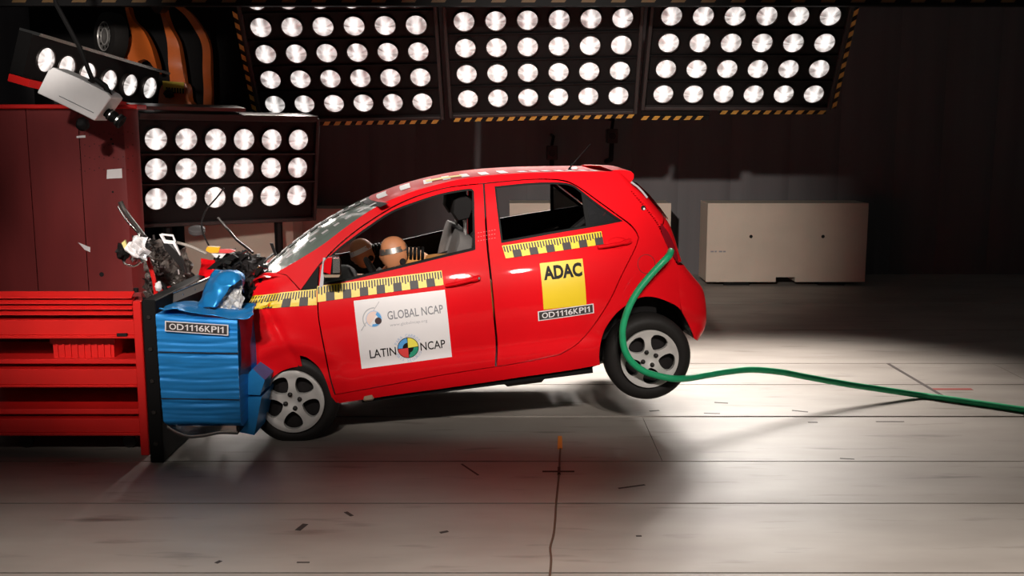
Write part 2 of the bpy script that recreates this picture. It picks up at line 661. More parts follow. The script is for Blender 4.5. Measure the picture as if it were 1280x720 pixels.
def hazard_mat(dim=1.0):
    m = bpy.data.materials.new('hazard_stripe_tape')
    m.use_nodes = True
    nt = m.node_tree
    b = nt.nodes['Principled BSDF']
    tc = nt.nodes.new('ShaderNodeTexCoord')
    wv = nt.nodes.new('ShaderNodeTexWave')
    wv.wave_type = 'BANDS'
    wv.bands_direction = 'DIAGONAL'
    wv.inputs['Scale'].default_value = 5.2
    nt.links.new(tc.outputs['Object'], wv.inputs['Vector'])
    cr_ = nt.nodes.new('ShaderNodeValToRGB')
    cr_.color_ramp.interpolation = 'CONSTANT'
    cr_.color_ramp.elements[0].color = (0.015, 0.012, 0.010, 1)
    cr_.color_ramp.elements[1].position = 0.5
    cr_.color_ramp.elements[1].color = (0.62 * dim, 0.36 * dim, 0.04 * dim, 1)
    nt.links.new(wv.outputs['Fac'], cr_.inputs['Fac'])
    nt.links.new(cr_.outputs['Color'], b.inputs['Base Color'])
    b.inputs['Roughness'].default_value = 0.5
    return m


hazard = hazard_mat()


def floor_mat():
    m = bpy.data.materials.new('painted_concrete_floor')
    m.use_nodes = True
    nt = m.node_tree
    b = nt.nodes['Principled BSDF']
    geo = nt.nodes.new('ShaderNodeNewGeometry')
    def nz(scale, stretch, detail=6):
        mp = nt.nodes.new('ShaderNodeMapping')
        mp.inputs['Scale'].default_value = stretch
        nt.links.new(geo.outputs['Position'], mp.inputs['Vector'])
        n = nt.nodes.new('ShaderNodeTexNoise')
        n.inputs['Scale'].default_value = scale
        n.inputs['Detail'].default_value = detail
        nt.links.new(mp.outputs['Vector'], n.inputs['Vector'])
        return n
    a = nz(1.6, (0.5, 1.5, 1))
    r = nt.nodes.new('ShaderNodeValToRGB')
    r.color_ramp.elements[0].position = 0.25
    r.color_ramp.elements[0].color = (0.22, 0.19, 0.165, 1)
    r.color_ramp.elements[1].position = 0.75
    r.color_ramp.elements[1].color = (0.36, 0.32, 0.285, 1)
    nt.links.new(a.outputs['Fac'], r.inputs['Fac'])
    # scuffs and dark tyre smears
    s = nz(5.0, (0.35, 2.2, 1), 8)
    sr = nt.nodes.new('ShaderNodeValToRGB')
    sr.color_ramp.elements[0].position = 0.20
    sr.color_ramp.elements[0].color = (0.35, 0.33, 0.32, 1)
    sr.color_ramp.elements[1].position = 0.40
    sr.color_ramp.elements[1].color = (1, 1, 1, 1)
    nt.links.new(s.outputs['Fac'], sr.inputs['Fac'])
    mx = nt.nodes.new('ShaderNodeMix'); mx.data_type = 'RGBA'; mx.blend_type = 'MULTIPLY'
    mx.inputs[0].default_value = 1.0
    nt.links.new(r.outputs['Color'], mx.inputs[6])
    nt.links.new(sr.outputs['Color'], mx.inputs[7])
    nt.links.new(mx.outputs[2], b.inputs['Base Color'])
    q = nz(3.0, (0.6, 2.0, 1))
    mr = nt.nodes.new('ShaderNodeMapRange')
    mr.inputs['To Min'].default_value = 0.38
    mr.inputs['To Max'].default_value = 0.56
    nt.links.new(q.outputs['Fac'], mr.inputs['Value'])
    nt.links.new(mr.outputs['Result'], b.inputs['Roughness'])
    b.inputs['Specular IOR Level'].default_value = 0.6
    return m


floor_m = floor_mat()
floor_under = mat('floor_joint_dark', (0.02, 0.016, 0.014), 0.8)
wall_m = mat('dark_hall_wall', (0.110, 0.100, 0.102), 0.8, var=0.25, scale=1.2, stretch=(4, 1, 0.15))

# ------------------------------------------------------------------ the hall
fl = MB().box(-9, 9, 0.3, 14.2, -0.20, -0.03).build('floor', floor_under)
tag(fl, 'pale painted concrete hall floor of long plates with dark joints', kind='structure')
FY = [0.3, 3.2, 4.40, 5.27, 5.97, 6.94, 7.84, 8.57, 10.03, 11.6, 14.0]
for i in range(len(FY) - 1):
    g0 = 0.016 if abs(FY[i] - 6.94) < 0.01 else 0.0065
    g1 = 0.016 if abs(FY[i + 1] - 6.94) < 0.01 else 0.0065
    cuts = [-9, 9]
    if i == 4:
        cuts = [-9, at(816, 545, 6.4).x, 9]
    elif i in (1, 2, 3):
        cuts = [-9, -4.1, 4.3, 9]
    elif i >= 7:
        cuts = [-9, 9]
    else:
        cuts = [-9, 4.05, 9]
    for a, b in zip(cuts[:-1], cuts[1:]):
        MB().box(a + 0.002, b - 0.002, FY[i] + g0, FY[i + 1] - g1, -0.03, 0.0).build('floor_plate', floor_m, fl)

wb = MB().box(-9, 9, 14.0, 14.2, -0.2, 6.0).build('wall_back', wall_m)
tag(wb, 'dark back wall of the crash hall', kind='structure')
# hanging sheets of the wall, each with a slight fold
x = -8.9
k = 0
while x < 8.8:
    w = 0.62 + 0.2 * ((k * 37) % 5) / 5
    V, F = [], []
    for j in range(9):
        t = j / 8
        V += [(x + w * t, 13.97 - 0.035 * math.sin(math.pi * t) - 0.01 * math.sin(9 * t), z) for z in (0.0, 5.8)]
    F = [(2 * j, 2 * j + 2, 2 * j + 3, 2 * j + 1) for j in range(8)]
    mesh_obj('wall_sheet', V, F, wall_m, wb)
    x += w
    k += 1


# ------------------------------------------------------------------ lamps and lamp banks
LR = 0.102


def disc_lens(n=24):
    V, F = [(0, 0, 0.022)], []
    for r, h in ((0.045, 0.017), (0.08, 0.006), (LR * 0.94, -0.004)):
        V += [(r * math.cos(2 * math.pi * k / n), r * math.sin(2 * math.pi * k / n), h) for k in range(n)]
    F += [(0, 1 + k, 1 + (k + 1) % n) for k in range(n)]
    for j in range(2):
        for k in range(n):
            a, b = 1 + j * n + k, 1 + j * n + (k + 1) % n
            F.append((a, a + n, b + n, b))
    return V, F


_V, _F = disc_lens()
lens_me = bpy.data.meshes.new('lens')
lens_me.from_pydata(_V, [], _F)
lens_me.polygons.foreach_set('use_smooth', [True] * len(_F))
lens_me.materials.append(lens_mat)
_m = MB().lathe([(LR * 0.93, -0.006), (LR * 0.97, 0.006), (LR * 1.03, 0.004), (LR * 1.05, -0.03), (LR * 0.7, -0.10), (0.001, -0.11)], (0, 0, 0), (0, 0, 1), 24)
ring_me = bpy.data.meshes.new('lamp')
ring_me.from_pydata([tuple(v) for v in _m.v], [], _m.f)
ring_me.polygons.foreach_set('use_smooth', [True] * len(_m.f))
ring_me.materials.append(dark_metal)


def lamp(parent, loc, ex, ey, ez, scale=1.0):
    L = bpy.data.objects.new('lamp', ring_me)
    COL.objects.link(L)
    L.parent = parent
    M = Matrix(((ex.x, ey.x, ez.x, loc.x), (ex.y, ey.y, ez.y, loc.y), (ex.z, ey.z, ez.z, loc.z), (0, 0, 0, 1)))
    L.matrix_local = M @ Matrix.Scale(scale, 4)
    g = bpy.data.objects.new('lens', lens_me)
    COL.objects.link(g)
    g.parent = L
    return L


def bank(name, label, bl, br, tl, cols, rows, extra_rows=0, margins=(0.17, 0.17, 0.19, 0.17), depth=0.16, power=0, group=None, shelf=False, spread=68, dip=18):
    """lamp panel through three lamp centres: bottom left, bottom right, top left (world points)"""
    bl, br, tl = Vector(bl), Vector(br), Vector(tl)
    ex = (br - bl).normalized()
    n = ex.cross(tl - bl).normalized()      # towards the car
    ey = n.cross(ex).normalized()
    px, py = (br - bl).length / (cols - 1), (tl - bl).dot(ey) / (rows - 1)
    root = empty(name, bl)
    tag(root, label, 'light panel', group)
    def q(a, b, c=0.0):
        return ex * a + ey * b + n * c
    ml, mr, mb, mt = margins
    wd = (br - bl).length
    ht = py * (rows - 1 + extra_rows)
    MB().frame_box(q(-ml, -mb, -depth - 0.02), q(wd + ml + mr, 0, 0), q(0, ht + mb + mt, 0), n * (depth - 0.0)).build('housing', panel_black, root)
    fr = 0.035
    for (a, b, c, d) in ((-ml - fr, -mb - fr, fr, ht + mb + mt + 2 * fr), (wd + mr, -mb - fr, fr, ht + mb + mt + 2 * fr), (-ml, -mb - fr, wd + ml + mr, fr), (-ml, ht + mt, wd + ml + mr, fr)):
        MB().frame_box(q(a, b, -depth), ex * c, ey * d, n * (depth + 0.03), bev=0.006).build('frame_bar', panel_frame, root)
    for r in range(rows + extra_rows):
        if r:
            MB().frame_box(q(-ml, py * (r - 0.5) - 0.006, -0.03), ex * (wd + ml + mr), ey * 0.012, n * (0.06 if shelf else 0.035)).build('row_divider', panel_frame if shelf else panel_black, root)
        for c in range(cols):
            lamp(root, q(px * c, py * r, 0.012), ex, ey, n)
    if power:
        for r in range(rows):
            for c in range(r % 2, cols, 2):
                d = bpy.data.lights.new('lamp_light', 'SPOT')
                d.energy = power
                d.color = (1, 0.93, 0.86)
                d.spot_size = R(spread)
                d.spot_blend = 0.9
                d.shadow_soft_size = 0.09
                lo = bpy.data.objects.new('lamp_light', d)
                COL.objects.link(lo)
                lo.parent = root
                lo.matrix_local = Matrix.Translation(q(px * c, py * r, 0.14)) @ (n * math.cos(R(dip)) - ey * math.sin(R(dip))).to_track_quat('-Z', 'Y').to_matrix().to_4x4()
    return root, q, (wd, ht, ml, mr, mb, mt, ex, ey, n)


YB, YT = 10.40, 9.97
OVER = [((344, 130), (528, 127), (328, 34), 'overhead lamp panel of white spotlights, leftmost of the hanging three'),
        ((585, 123), (773, 119), (579, 26.5), 'overhead lamp panel of white spotlights, middle of the hanging three'),
        ((829, 117), (1017, 117), (833.5, 19.5), 'overhead lamp panel of white spotlights, rightmost of the hanging three')]
for k, (a, b, c, lab) in enumerate(OVER):
    mg = [(0.15, 0.17, 0.16, 0.16), (0.16, 0.16, 0.17, 0.16), (0.17, 0.16, 0.14, 0.16)][k]
    root, q, (wd, ht, ml, mr, mb, mt, ex, ey, n) = bank('overhead_light_panel', lab, at(*a, YB), at(*b, YB), at(*c, YT), 6, 4, 1, mg, power=REAR_BANK_POWER, group='overhead lamp panels')
    # striped edge tape, dashes of yellow on black board
    def stripes(o, e, up, length, wdt):
        MB().frame_box(o, e * length, up * wdt, n * 0.012).build('edge_board', panel_black, root)
        m = MB()
        t = 0.0
        while t + 0.05 < length:
            m.prism([o + e * t + n * 0.013, o + e * (t + 0.055) + n * 0.013, o + e * (t + 0.085) + up * wdt + n * 0.013, o + e * (t + 0.03) + up * wdt + n * 0.013], n * 0.002)
            t += 0.108
        m.build('hazard_stripe_tape', hazard_yellow, root)
    hazard_yellow = MATS.get('hazard_yellow') or mat('hazard_yellow', (0.40, 0.21, 0.035), 0.5, var=0.3)
    lowb = q(-ml, -mb - 0.09 if k < 2 else -mb - 0.085, 0.0)
    if k == 0:
        stripes(q(0.33, -mb - 0.085, 0), ex, ey, wd + mr - 0.33, 0.045)
        stripes(q(-ml - 0.035, -mb, 0.032), ey, -ex, 1.15, 0.04)
    elif k == 1:
        stripes(q(-ml, -mb - 0.085, 0), ex, ey, wd + ml + mr, 0.045)
    else:
        stripes(q(-ml - 0.03, -mb - 0.15, 0), ex, ey, 0.68, 0.045)
        MB().frame_box(q(-ml - .03, -mb - .15, -.03), ex * .68, ey * .13, n * .028).build('light_gap_filler', panel_black, root)  # added to close a gap that let light onto the back wall
        stripes(q(0.58, -mb - 0.085, 0), ex, ey, wd + mr - 0.58, 0.045)
        stripes(q(wd + mr + 0.037, -mb, 0.032), ey, ex, 1.15, 0.04)
    # hangers up to the gantry
    for t in (0.2, 0.8):
        p = q(wd * t, ht + mt, -0.1)
        MB().tube([p, p + Vector((0, 0.25, 1.2))], 0.03, 8).build('hanger', panel_frame, root)

# small cameras on brackets behind the car roof
for (u, v, lab) in ((690, 191, 'small square camera on a dark bracket, lower of the two above the roof'), (765, 170, 'small square camera on a dark bracket, upper one nearer the spoiler')):
    c = at(u, v, 13.2)
    t = empty('wall_camera', c)
    tag(t, lab, 'camera', 'small cameras behind the car')
    MB().box(-.07, .07, -.05, .1, -.09, .09, bev=.01).build('body', panel_frame, t)
    MB().lathe([(0.0, -.075), (.045, -.075), (.05, -.05), (.05, -.04)], (0, 0, 0), (0, 1, 0), 16).build('lens', ink_black, t)
    MB().tube([(0, .03, -.09), (0, .1, -.3), (0, .76, -.34)], .03).build('bracket', panel_black, t)
    MB().tube([(0, .03, .09), (.02, .1, .2), (.02, .76, .22)], .02).build('stay', panel_black, t)

# side bank at the left, standing on two posts
sb_bl, sb_br, sb_tl = at(195, 248.5, 9.3), at(370.5, 243.8, 10.05), at(193, 173.8, 9.24)
root, q, (wd, ht, ml, mr, mb, mt, ex, ey, n) = bank('side_light_panel', 'upright lamp panel of three spotlight rows beside the dark red steel wall', sb_bl, sb_br, sb_tl, 6, 3, 0, (0.15, 0.17, 0.22, 0.17), 0.22, SIDE_BANK_POWER, shelf=True)
for t in (0.1, 0.9):
    p = q(wd * t, -mb, -0.12)
    MB().tube([p, Vector((p.x, p.y, -root.location.z))], 0.04, 8).build('post', panel_black, root)
MB().frame_box(q(-ml, ht + mt + .03, -.2), ex * (wd + ml + mr), ey * .03, n * .26).build('cover_plate', panel_frame, root)
MB().frame_box(q(-ml - .05, ht + mt + .09, -.2), ex * (wd * .75), ey * .03, n * .24).build('cover_plate', dark_metal, root)

# small lamp strip over the red wall
st_pts = [at(58, 75, 8.55), at(84, 84, 8.8), at(110, 93, 9.05), at(137, 101.5, 9.3), at(163, 106.5, 9.55), at(187.6, 110, 9.8)]
e = (st_pts[-1] - st_pts[0]).normalized()
fwd = Vector((e.y, -e.x, 0)).normalized()
fwd = (fwd + Vector((0, 0, -0.25))).normalized()
e2 = (e - fwd * e.dot(fwd)).normalized()
up2 = fwd.cross(e2)
root = empty('lamp_strip', st_pts[0])
tag(root, 'slanted single row of spotlights behind the white camera', 'light panel')
L0 = (st_pts[-1] - st_pts[0]).length
MB().frame_box(-e2 * .2 - up2 * .17 - fwd * .14, e2 * (L0 + .36), up2 * .34, fwd * .13).build('housing', panel_black, root)
MB().frame_box(-e2 * .2 + up2 * .165 - fwd * .14, e2 * (L0 + .42), up2 * .025, fwd * .2).build('top_rail', chrome, root)
MB().frame_box(-e2 * .2 - up2 * .24 - fwd * .14, e2 * (L0 + .3), up2 * .06, fwd * .2).build('bottom_rail', steel_red, root)
for p in st_pts:
    lamp(root, p - st_pts[0], e2, up2, fwd)
for t in (.3, 1.1):
    p = e2 * t - up2 * .24 - fwd * .1
    MB().tube([p, Vector((p.x, p.y, -root.location.z))], 0.035, 8).build('post', panel_black, root)

# gantry beam across the top
b0, b1 = at(-60, 7.6, 9.3), at(1340, 7.6, 9.3)
g = empty('gantry_beam', ((b0.x + b1.x) / 2, 9.3, b0.z))
tag(g, 'dark striped gantry beam spanning the hall above the lamps', 'beam')
hl = (b1.x - b0.x) / 2
MB().box(-hl, hl, 0, .07, .012, .5).build('girder', panel_black, g)
MB().box(-hl, hl, -.02, .08, 0, .012).build('lower_flange', panel_black, g)
m = MB()
t = -hl
while t < hl - .3:
    m.prism([(t, -.004, .03), (t + .12, -.004, .03), (t + .22, -.004, .2), (t + .10, -.004, .2)], (0, .003, 0))
    t += .26
m.build('hazard_stripe_tape', mat('old_hazard_paint', (0.10, 0.05, 0.012), 0.6), g)

# ------------------------------------------------------------------ concrete blocks behind the car
def block(label, u0, v0, u1, v1, Y, dep=0.5, yaw=0.0, notch=True, width=None, height=None, holes=True, group='concrete blocks along the back'):
    a, b = at(u0, v1, Y), at(u1, v0, Y)
    a.z = max(a.z, 0)
    w = width or (b.x - a.x)
    h = height or at(u0, v0, Y).z
    t = empty('concrete_block', (a.x, Y, 0))
    t.rotation_euler.z = yaw
    tag(t, label, 'concrete block', group)
    nx0, nx1 = w * .44, w * .56
    z0 = 0.05
    poly = [(0, z0 + .0), (w * .02, z0), (nx0, z0), (nx0, z0 + .06), (nx1, z0 + .06), (nx1, z0), (w, z0), (w, h), (0, h)]
    if not notch:
        poly = [(0, z0), (w, z0), (w, h), (0, h)]
    V, F, loops = flat_fill(poly, [], .3)
    m = MB()
    n = len(poly)
    front = [(x, 0, z) for x, z in V]
    m.add(front, F)
    m.add([(x, dep, z) for x, z in V], [tuple(reversed(f)) for f in F])
    m.add([(x, 0, z) for x, z in poly] + [(x, dep, z) for x, z in poly], [(k, (k + 1) % n, (k + 1) % n + n, k + n) for k in range(n)][::1])
    o = m.build('body', concrete, t)
    bv = o.modifiers.new('edge', 'BEVEL'); bv.width = .012; bv.segments = 2; bv.limit_method = 'ANGLE'
    for s_ in (0, 1):
        MB().box(w * (.12 if s_ == 0 else .72), w * (.28 if s_ == 0 else .88), .05, dep - .05, 0, z0).build('foot', black_trim, t)
    if holes:
        for f in (.275, .725):
            MB().lathe([(0.001, -.002), (.018, -.002), (.022, .0), (.022, .03)], (w * f, 0, h * .60), (0, 1, 0), 12).build('lifting_socket', ink_black, t)
    return t, w, h


t, w, h = block('long beige concrete block with two sockets standing clear right of the car', 882, 254, 1086, 357, 12.9)
m = MB()
for i, ww in enumerate((.05, .03, .05, .04)):
    m.box(.05 + i * .052, .05 + i * .052 + ww * .8, -.003, 0, h * .41, h * .41 + .018)
m.build('stamped_mark', ink_grey, t)
block('beige concrete block partly hidden behind the red car tailgate', 637, 254, 839, 357, 12.9)
block('pale concrete block under the upright lamp panel', 236, 277, 366, 400, 10.9, dep=.5)
block('shaded concrete block behind the windscreen', 310, 261, 436, 380, 12.4, yaw=0.0, notch=False)

# ------------------------------------------------------------------ dark red steel wall of the crash block
tw = empty('steel_wall', (0, 7.6, 0))
tag(tw, 'dark red perforated steel wall of the crash block behind the red frame', 'steel wall')
p0, p1 = at(-40, 136, 7.6), at(170.5, 136, 7.6)
zt = p1.z
edges_u = [-40, 40, 104, 170.5]
for a, b in zip(edges_u[:-1], edges_u[1:]):
    xa, xb = at(a, 250, 7.6).x, at(b, 250, 7.6).x
    V, F = [], []
    nn = 12
    for j in range(nn + 1):
        tt = j / nn
        xx = xa + (xb - xa) * tt + (0 if j not in (0, nn) else (0.003 if j == 0 else -0.003))
        yy = 0.10 * max(0, (tt - .8) / .2) ** 2 if b == 170.5 else 0.0
        V += [(xx, yy, 0.0), (xx, yy, zt)]
    F = [(2 * j, 2 * j + 2, 2 * j + 3, 2 * j + 1) for j in range(nn)]
    n0 = len(V)
    V += [(xa + .003, .14, 0), (xa + .003, .14, zt), (xb - .003, .14, 0), (xb - .003, .14, zt)]
    F += [(2 * nn, n0 + 2, n0 + 3, 2 * nn + 1), (0, 1, n0 + 1, n0), (n0, n0 + 1, n0 + 3, n0 + 2)]
    F.append(tuple([2 * j + 1 for j in range(nn + 1)] + [n0 + 3, n0 + 1]))
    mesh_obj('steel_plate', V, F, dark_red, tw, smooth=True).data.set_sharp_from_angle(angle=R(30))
m = MB()
for (u, v) in [(139, 174), (141, 180), (138, 168), (141, 240), (127, 343)] + [(100 + 6 * (i % 12), 165 + 15 * (i // 12) + (i * 7 % 5)) for i in range(48)]:
    p = at(u, v, 7.599)
    r = .018 if (u, v) == (127, 343) else (.008 if (u, v) in ((139, 174), (141, 180), (141, 240)) else .0035)
    m.lathe([(0.0005, 0), (r, 0), (r, .003)], (p.x, -.002, p.z), (0, 1, 0), 8)
m.build('bolt_hole', ink_black, tw)
MB().box(p0.x, p1.x + .02, -.05, .16, zt, zt + .03, bev=.006).build('top_ledge', steel_red, tw)
pq = [(134, 212), (152.5, 210.5), (153, 222.5), (133.5, 223.5)]
MB().prism([Vector((at(*q_, 7.6).x, -.004, at(*q_, 7.6).z)) for q_ in pq], (0, .003, 0)).build('paper_label', white_film, tw)
for qs in ([(96, 170), (107, 169), (107, 172), (96, 172.5)], [(98, 303), (113, 309), (113, 315), (106, 312)]):
    MB().prism([Vector((at(*q_, 7.6).x, -.004, at(*q_, 7.6).z)) for q_ in qs], (0, .003, 0)).build('paper_scrap', white_film, tw)

# ------------------------------------------------------------------ red steel frame with shelves
YR = 6.10
rk = empty('steel_frame', (at(0, 560, YR).x, YR, 0))
tag(rk, 'bright red steel shelf frame on castors left of the blue barrier', 'shelf frame')


def rx(u, v, Y=YR):
    p = at(u, v, Y)
    return p.x - rk.location.x, p.z


xl = rx(-60, 460)[0]
xr = rx(172, 470)[0]


def bar(name, v0, v1, y0, y1, x1=None, mt=steel_red, lip=True, bev=.004):
    """horizontal bar whose front face spans rows v0..v1 of the picture"""
    zt_, zb_ = rx(0, v0, YR + y0)[1], rx(0, v1, YR + y0)[1]
    MB().box(xl, x1 if x1 is not None else xr + .005, y0, y1, zb_, zt_, bev=bev).build(name, mt, rk)


# sloping louvre slats on top
for i, v in enumerate((366.0, 373.0, 380.0, 387.0)):
    za = rx(0, v, YR + .02)[1]
    zb = rx(0, v + 4.6, YR + .02)[1]
    V = [(xl, .055, za + .004), (xr - .01, .055, za + .004), (xr - .01, .0, zb), (xl, .0, zb)]
    m = MB().prism(V, (0, 0, -.008))
    m.build('slat', steel_red, rk)
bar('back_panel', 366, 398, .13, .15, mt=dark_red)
bar('drawer_front', 400, 419, 0.0, .5)
bar('front_lip', 419.5, 423.5, -.012, .02, mt=steel_red)
bar('shelf', 449, 455, .03, .55)
bar('beam', 461.5, 481, 0.0, .5)
bar('front_lip', 481.5, 484.5, -.012, .02)
bar('shelf', 511.5, 518, .02, .55)
bar('beam', 523.5, 541, 0.0, .5)
bar('front_lip', 541.5, 545, -.012, .02)
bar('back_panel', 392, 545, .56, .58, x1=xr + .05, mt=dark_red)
# right-hand post, flange towards the viewer
zt = rx(170, 376)[1]
MB().box(xr, xr + .05, -.02, .04, 0.0, zt, bev=.004).build('post', steel_red, rk)
MB().box(xr + .005, xr + .045, .45, .58, 0.0, zt, bev=.004).build('post', steel_red, rk)
MB().box(rx(-40, 470)[0], rx(-40, 470)[0] + .05, -.02, .04, 0.0, zt, bev=.004).build('post', steel_red, rk)
MB().box(rx(135, 419)[0] + .06, rx(135, 419)[0] + .12, -.02, -.008, rx(0, 419.5)[1], rx(0, 416)[1]).build('latch', ink_black, rk)
for u in (152, 20):
    c = rx(u, 562)[0]
    m = MB().lathe([(0.001, -.02), (.04, -.02), (.045, -.012), (.045, .012), (.04, .02), (0.001, .02)], (c, .15, .046), (0, 1, 0), 16)
    m.box(c - .03, c + .03, .12, .18, .06, .13)
    m.build('castor', dark_metal, rk)

# box filling in the crash block, added to stop light leaking past the frame
cb = MB().box(-7.0, at(182, 460, 6.9).x, 6.86, 7.5, 0, .72, bev=.02).build('crash_block_filler', mat('dark_concrete', (.05, .045, .043), .8))
tag(cb, 'low dark filler of the crash block behind the red shelf frame, added against stray light', 'concrete block')

# red plastic crate on the shelf
zc = rx(0, 449.5, YR + .06)[1] + .001
cr_ = empty('plastic_crate', (rk.location.x + rx(60, 449)[0], YR + .08, zc))
tag(cr_, 'red plastic crate lying on the shelf inside the red steel frame', 'crate')
cw, cd, chh = rx(137, 430)[0] - rx(60, 430)[0], .36, .12
m = MB().box(0, cw, 0, .012, 0, chh).box(0, cw, cd - .012, cd, 0, chh).box(0, .012, .012, cd - .012, 0, chh).box(cw - .012, cw, .012, cd - .012, 0, chh).box(.012, cw - .012, .012, cd - .012, 0, .01)
m.build('tub', steel_red, cr_)
MB().box(-.012, cw + .012, -.012, .0, chh - .025, chh + .004).box(-.012, cw + .012, cd, cd + .012, chh - .025, chh + .004).box(-.012, 0, 0, cd, chh - .025, chh + .004).box(cw, cw + .012, 0, cd, chh - .025, chh + .004).build('rim', steel_red, cr_)
for i in range(9):
    MB().box(.02 + i * (cw - .05) / 8, .032 + i * (cw - .05) / 8, -.01, 0, 0.0, chh - .025).build('rib', steel_red, cr_)

# ------------------------------------------------------------------ deformable barrier
YBAR = 5.92
bx0, bx1 = at(198, 460, YBAR).x, at(299, 460, YBAR).x
bz0, bz1 = at(250, 535, YBAR).z, at(250, 396, YBAR).z
br_ = empty('deformable_barrier', (bx0, YBAR, 0))
tag(br_, 'crumpled blue honeycomb crash barrier on a black mounting plate under the car nose', 'crash barrier')


def bpt(u, v, dy=0.0):
    return at(u, v, YBAR + dy) - br_.location


# mounting plate and its carrier
MB().box(-.085, -.004, .02, 1.10, 0.0, .98, bev=.006).build('mounting_plate', black_plastic, br_)
for i in range(5):
    MB().lathe([(0.001, 0), (.012, 0), (.014, .004), (.014, .012)], (-.045, .01, .12 + i * .19), (0, 1, 0), 6).build('bolt', dark_metal, br_)
# honeycomb core: rippled front and side, slightly bowed
nz_, nx_ = 96, 10
hgt, wdt_, dep_ = bz1 - bz0, bx1 - bx0, 0.34


def core_pt(s, t, side):
    """s along, t up; side 0 front, 1 right, 2 top, 3 bottom"""
    z = bz0 + hgt * t
    rip = .005 * noise.noise(Vector((s * 1.2, t * 34, side * 5.0))) + .003 * noise.noise(Vector((s * 4, t * 13, side * 3.0 + 2)))
    rip += .0055 * max(0, math.sin(t * 58 + 1.3 * math.sin(3 * s))) ** 6
    rnd = 0.05 * max(0, (0.06 - t) / 0.06) ** 2
    left = 0.018 * (1 - t) + 0.0
    if side == 0:
        x = left + s * (wdt_ - left) - 0.004 * (1 - t)
        return Vector((x + (0.03 * max(0, (.08 - t) / .08) ** 2 if s < .1 else 0), rip + rnd - .01 * math.sin(math.pi * t), z + .03 * (0.5 - s) * max(0, t - .8) / .2))
    x = wdt_ - 0.004 * (1 - t) + .02 * math.sin(math.pi * t) * s
    return Vector((x, s * dep_ + (rip + rnd - .01 * math.sin(math.pi * t)) * (1 - s), z - .015 * max(0, t - .8) / .2))


m = MB()
for side, ns in ((0, nx_), (1, 8)):
    V = [core_pt(i / ns, j / nz_, side) for j in range(nz_ + 1) for i in range(ns + 1)]
    F = [(j * (ns + 1) + i, j * (ns + 1) + i + 1, (j + 1) * (ns + 1) + i + 1, (j + 1) * (ns + 1) + i) for j in range(nz_) for i in range(ns)]
    m.add(V, F)
cf = m.build('honeycomb_core', blue_core, br_, smooth=True, sharp=60)
m = MB()
a, b = core_pt(0, 1, 0), core_pt(1, 1, 0)
m.add([a, b, Vector((b.x, dep_, b.z)), Vector((a.x, dep_, a.z))], [(0, 1, 2, 3)])
a, b = core_pt(0, 0, 0), core_pt(1, 0, 0)
m.add([a, b, Vector((b.x, dep_, b.z)), Vector((a.x, dep_, a.z))], [(3, 2, 1, 0)])
m.add([core_pt(0, 0, 0), core_pt(0, 1, 0), Vector((0, dep_, bz1)), Vector((0, dep_, bz0))], [(0, 1, 2, 3)])
m.build('core_end', blue_core, br_)
# crushed remainder behind
V, F = sheet([[(0, .34, bz0 + .05), (.18, .5, bz0 + .05), (.14, .75, bz0 + .05), (.1, .98, bz0 + .05)],
              [(0.02, .34, .5), (.30, .5, .5), (.20, .75, .5), (.1, .98, .5)],
              [(0, .34, .82), (.25, .5, .85), (.18, .75, .85), (.1, .98, .85)]], 16, 16, .04, 6, 1.7)
mesh_obj('crushed_core', V, F, blue_core, br_)
# edge sheet strips of the cladding: thin proud seam lines
for (v, hh) in ((439, 1.0), (497, .8)):
    za, zb = bpt(250, v).z, bpt(250, v + hh).z
    MB().frame_box((.01, -.016, zb), (wdt_ - .012, 0, -.008), (0, .012, 0), (0, 0, za - zb)).build('cladding_seam', dark_metal, br_)
# silver foil lip under the core
pts = [bpt(209, 533, -.01), bpt(220, 540, -.012), bpt(236, 545.5, -.01), bpt(256, 544, -.005), bpt(275, 540.5, 0), bpt(297, 541, 0)]
pts = cr(pts, .02)
m = MB()
V = []
for p in pts:
    V += [p + Vector((0, 0, .008)), p + Vector((0, -.004, -.010)), p + Vector((0, .25, -.006))]
F = []
for i in range(len(pts) - 1):
    F += [(3 * i, 3 * i + 1, 3 * i + 4, 3 * i + 3), (3 * i + 1, 3 * i + 2, 3 * i + 5, 3 * i + 4)]
mesh_obj('foil_lip', V, F, chrome, br_)
# buckled top sheet
V, F = sheet([[bpt(199, 387, -.012), bpt(235, 389, -.014), bpt(270, 394, -.012), bpt(300, 400, -.01), bpt(316, 392, .02)],
              [bpt(206, 383, .12), bpt(238, 382, .10), bpt(268, 385, .10), bpt(297, 388, .10), bpt(318, 386, .12)],
              [bpt(215, 378, .36), bpt(245, 376, .3), bpt(268, 377, .28), bpt(290, 380, .28), bpt(322, 378, .3)]], 26, 14, .016, 11, 4.2)
ts = mesh_obj('top_sheet', V, F, blue_sheet, br_)
ts.modifiers.new('t', 'SOLIDIFY').thickness = .003
# torn sheet that stands up and curls over the car nose
V, F = sheet([[bpt(246, 385, .12), bpt(258, 384, .06), bpt(266, 384, .04), bpt(270, 383, .06)],
              [bpt(252, 372, .16), bpt(264, 366, .08), bpt(272, 368, .06), bpt(277, 371, .07)],
              [bpt(258, 352, .20), bpt(272, 352, .10), bpt(283, 354, .08), bpt(290, 357, .08)],
              [bpt(270, 338, .28), bpt(283, 340, .16), bpt(294, 343, .12), bpt(299, 349, .12)],
              [bpt(290, 337, .36), bpt(298, 341, .24), bpt(304, 347, .20), bpt(303, 356, .18)],
              [bpt(303, 340, .38), bpt(306, 349, .26), bpt(306, 358, .22), bpt(306, 366, .20)]], 18, 28, .016, 14, 8.8)
ts = mesh_obj('torn_sheet', V, F, blue_sheet, br_)
ts.modifiers.new('t', 'SOLIDIFY').thickness = .003
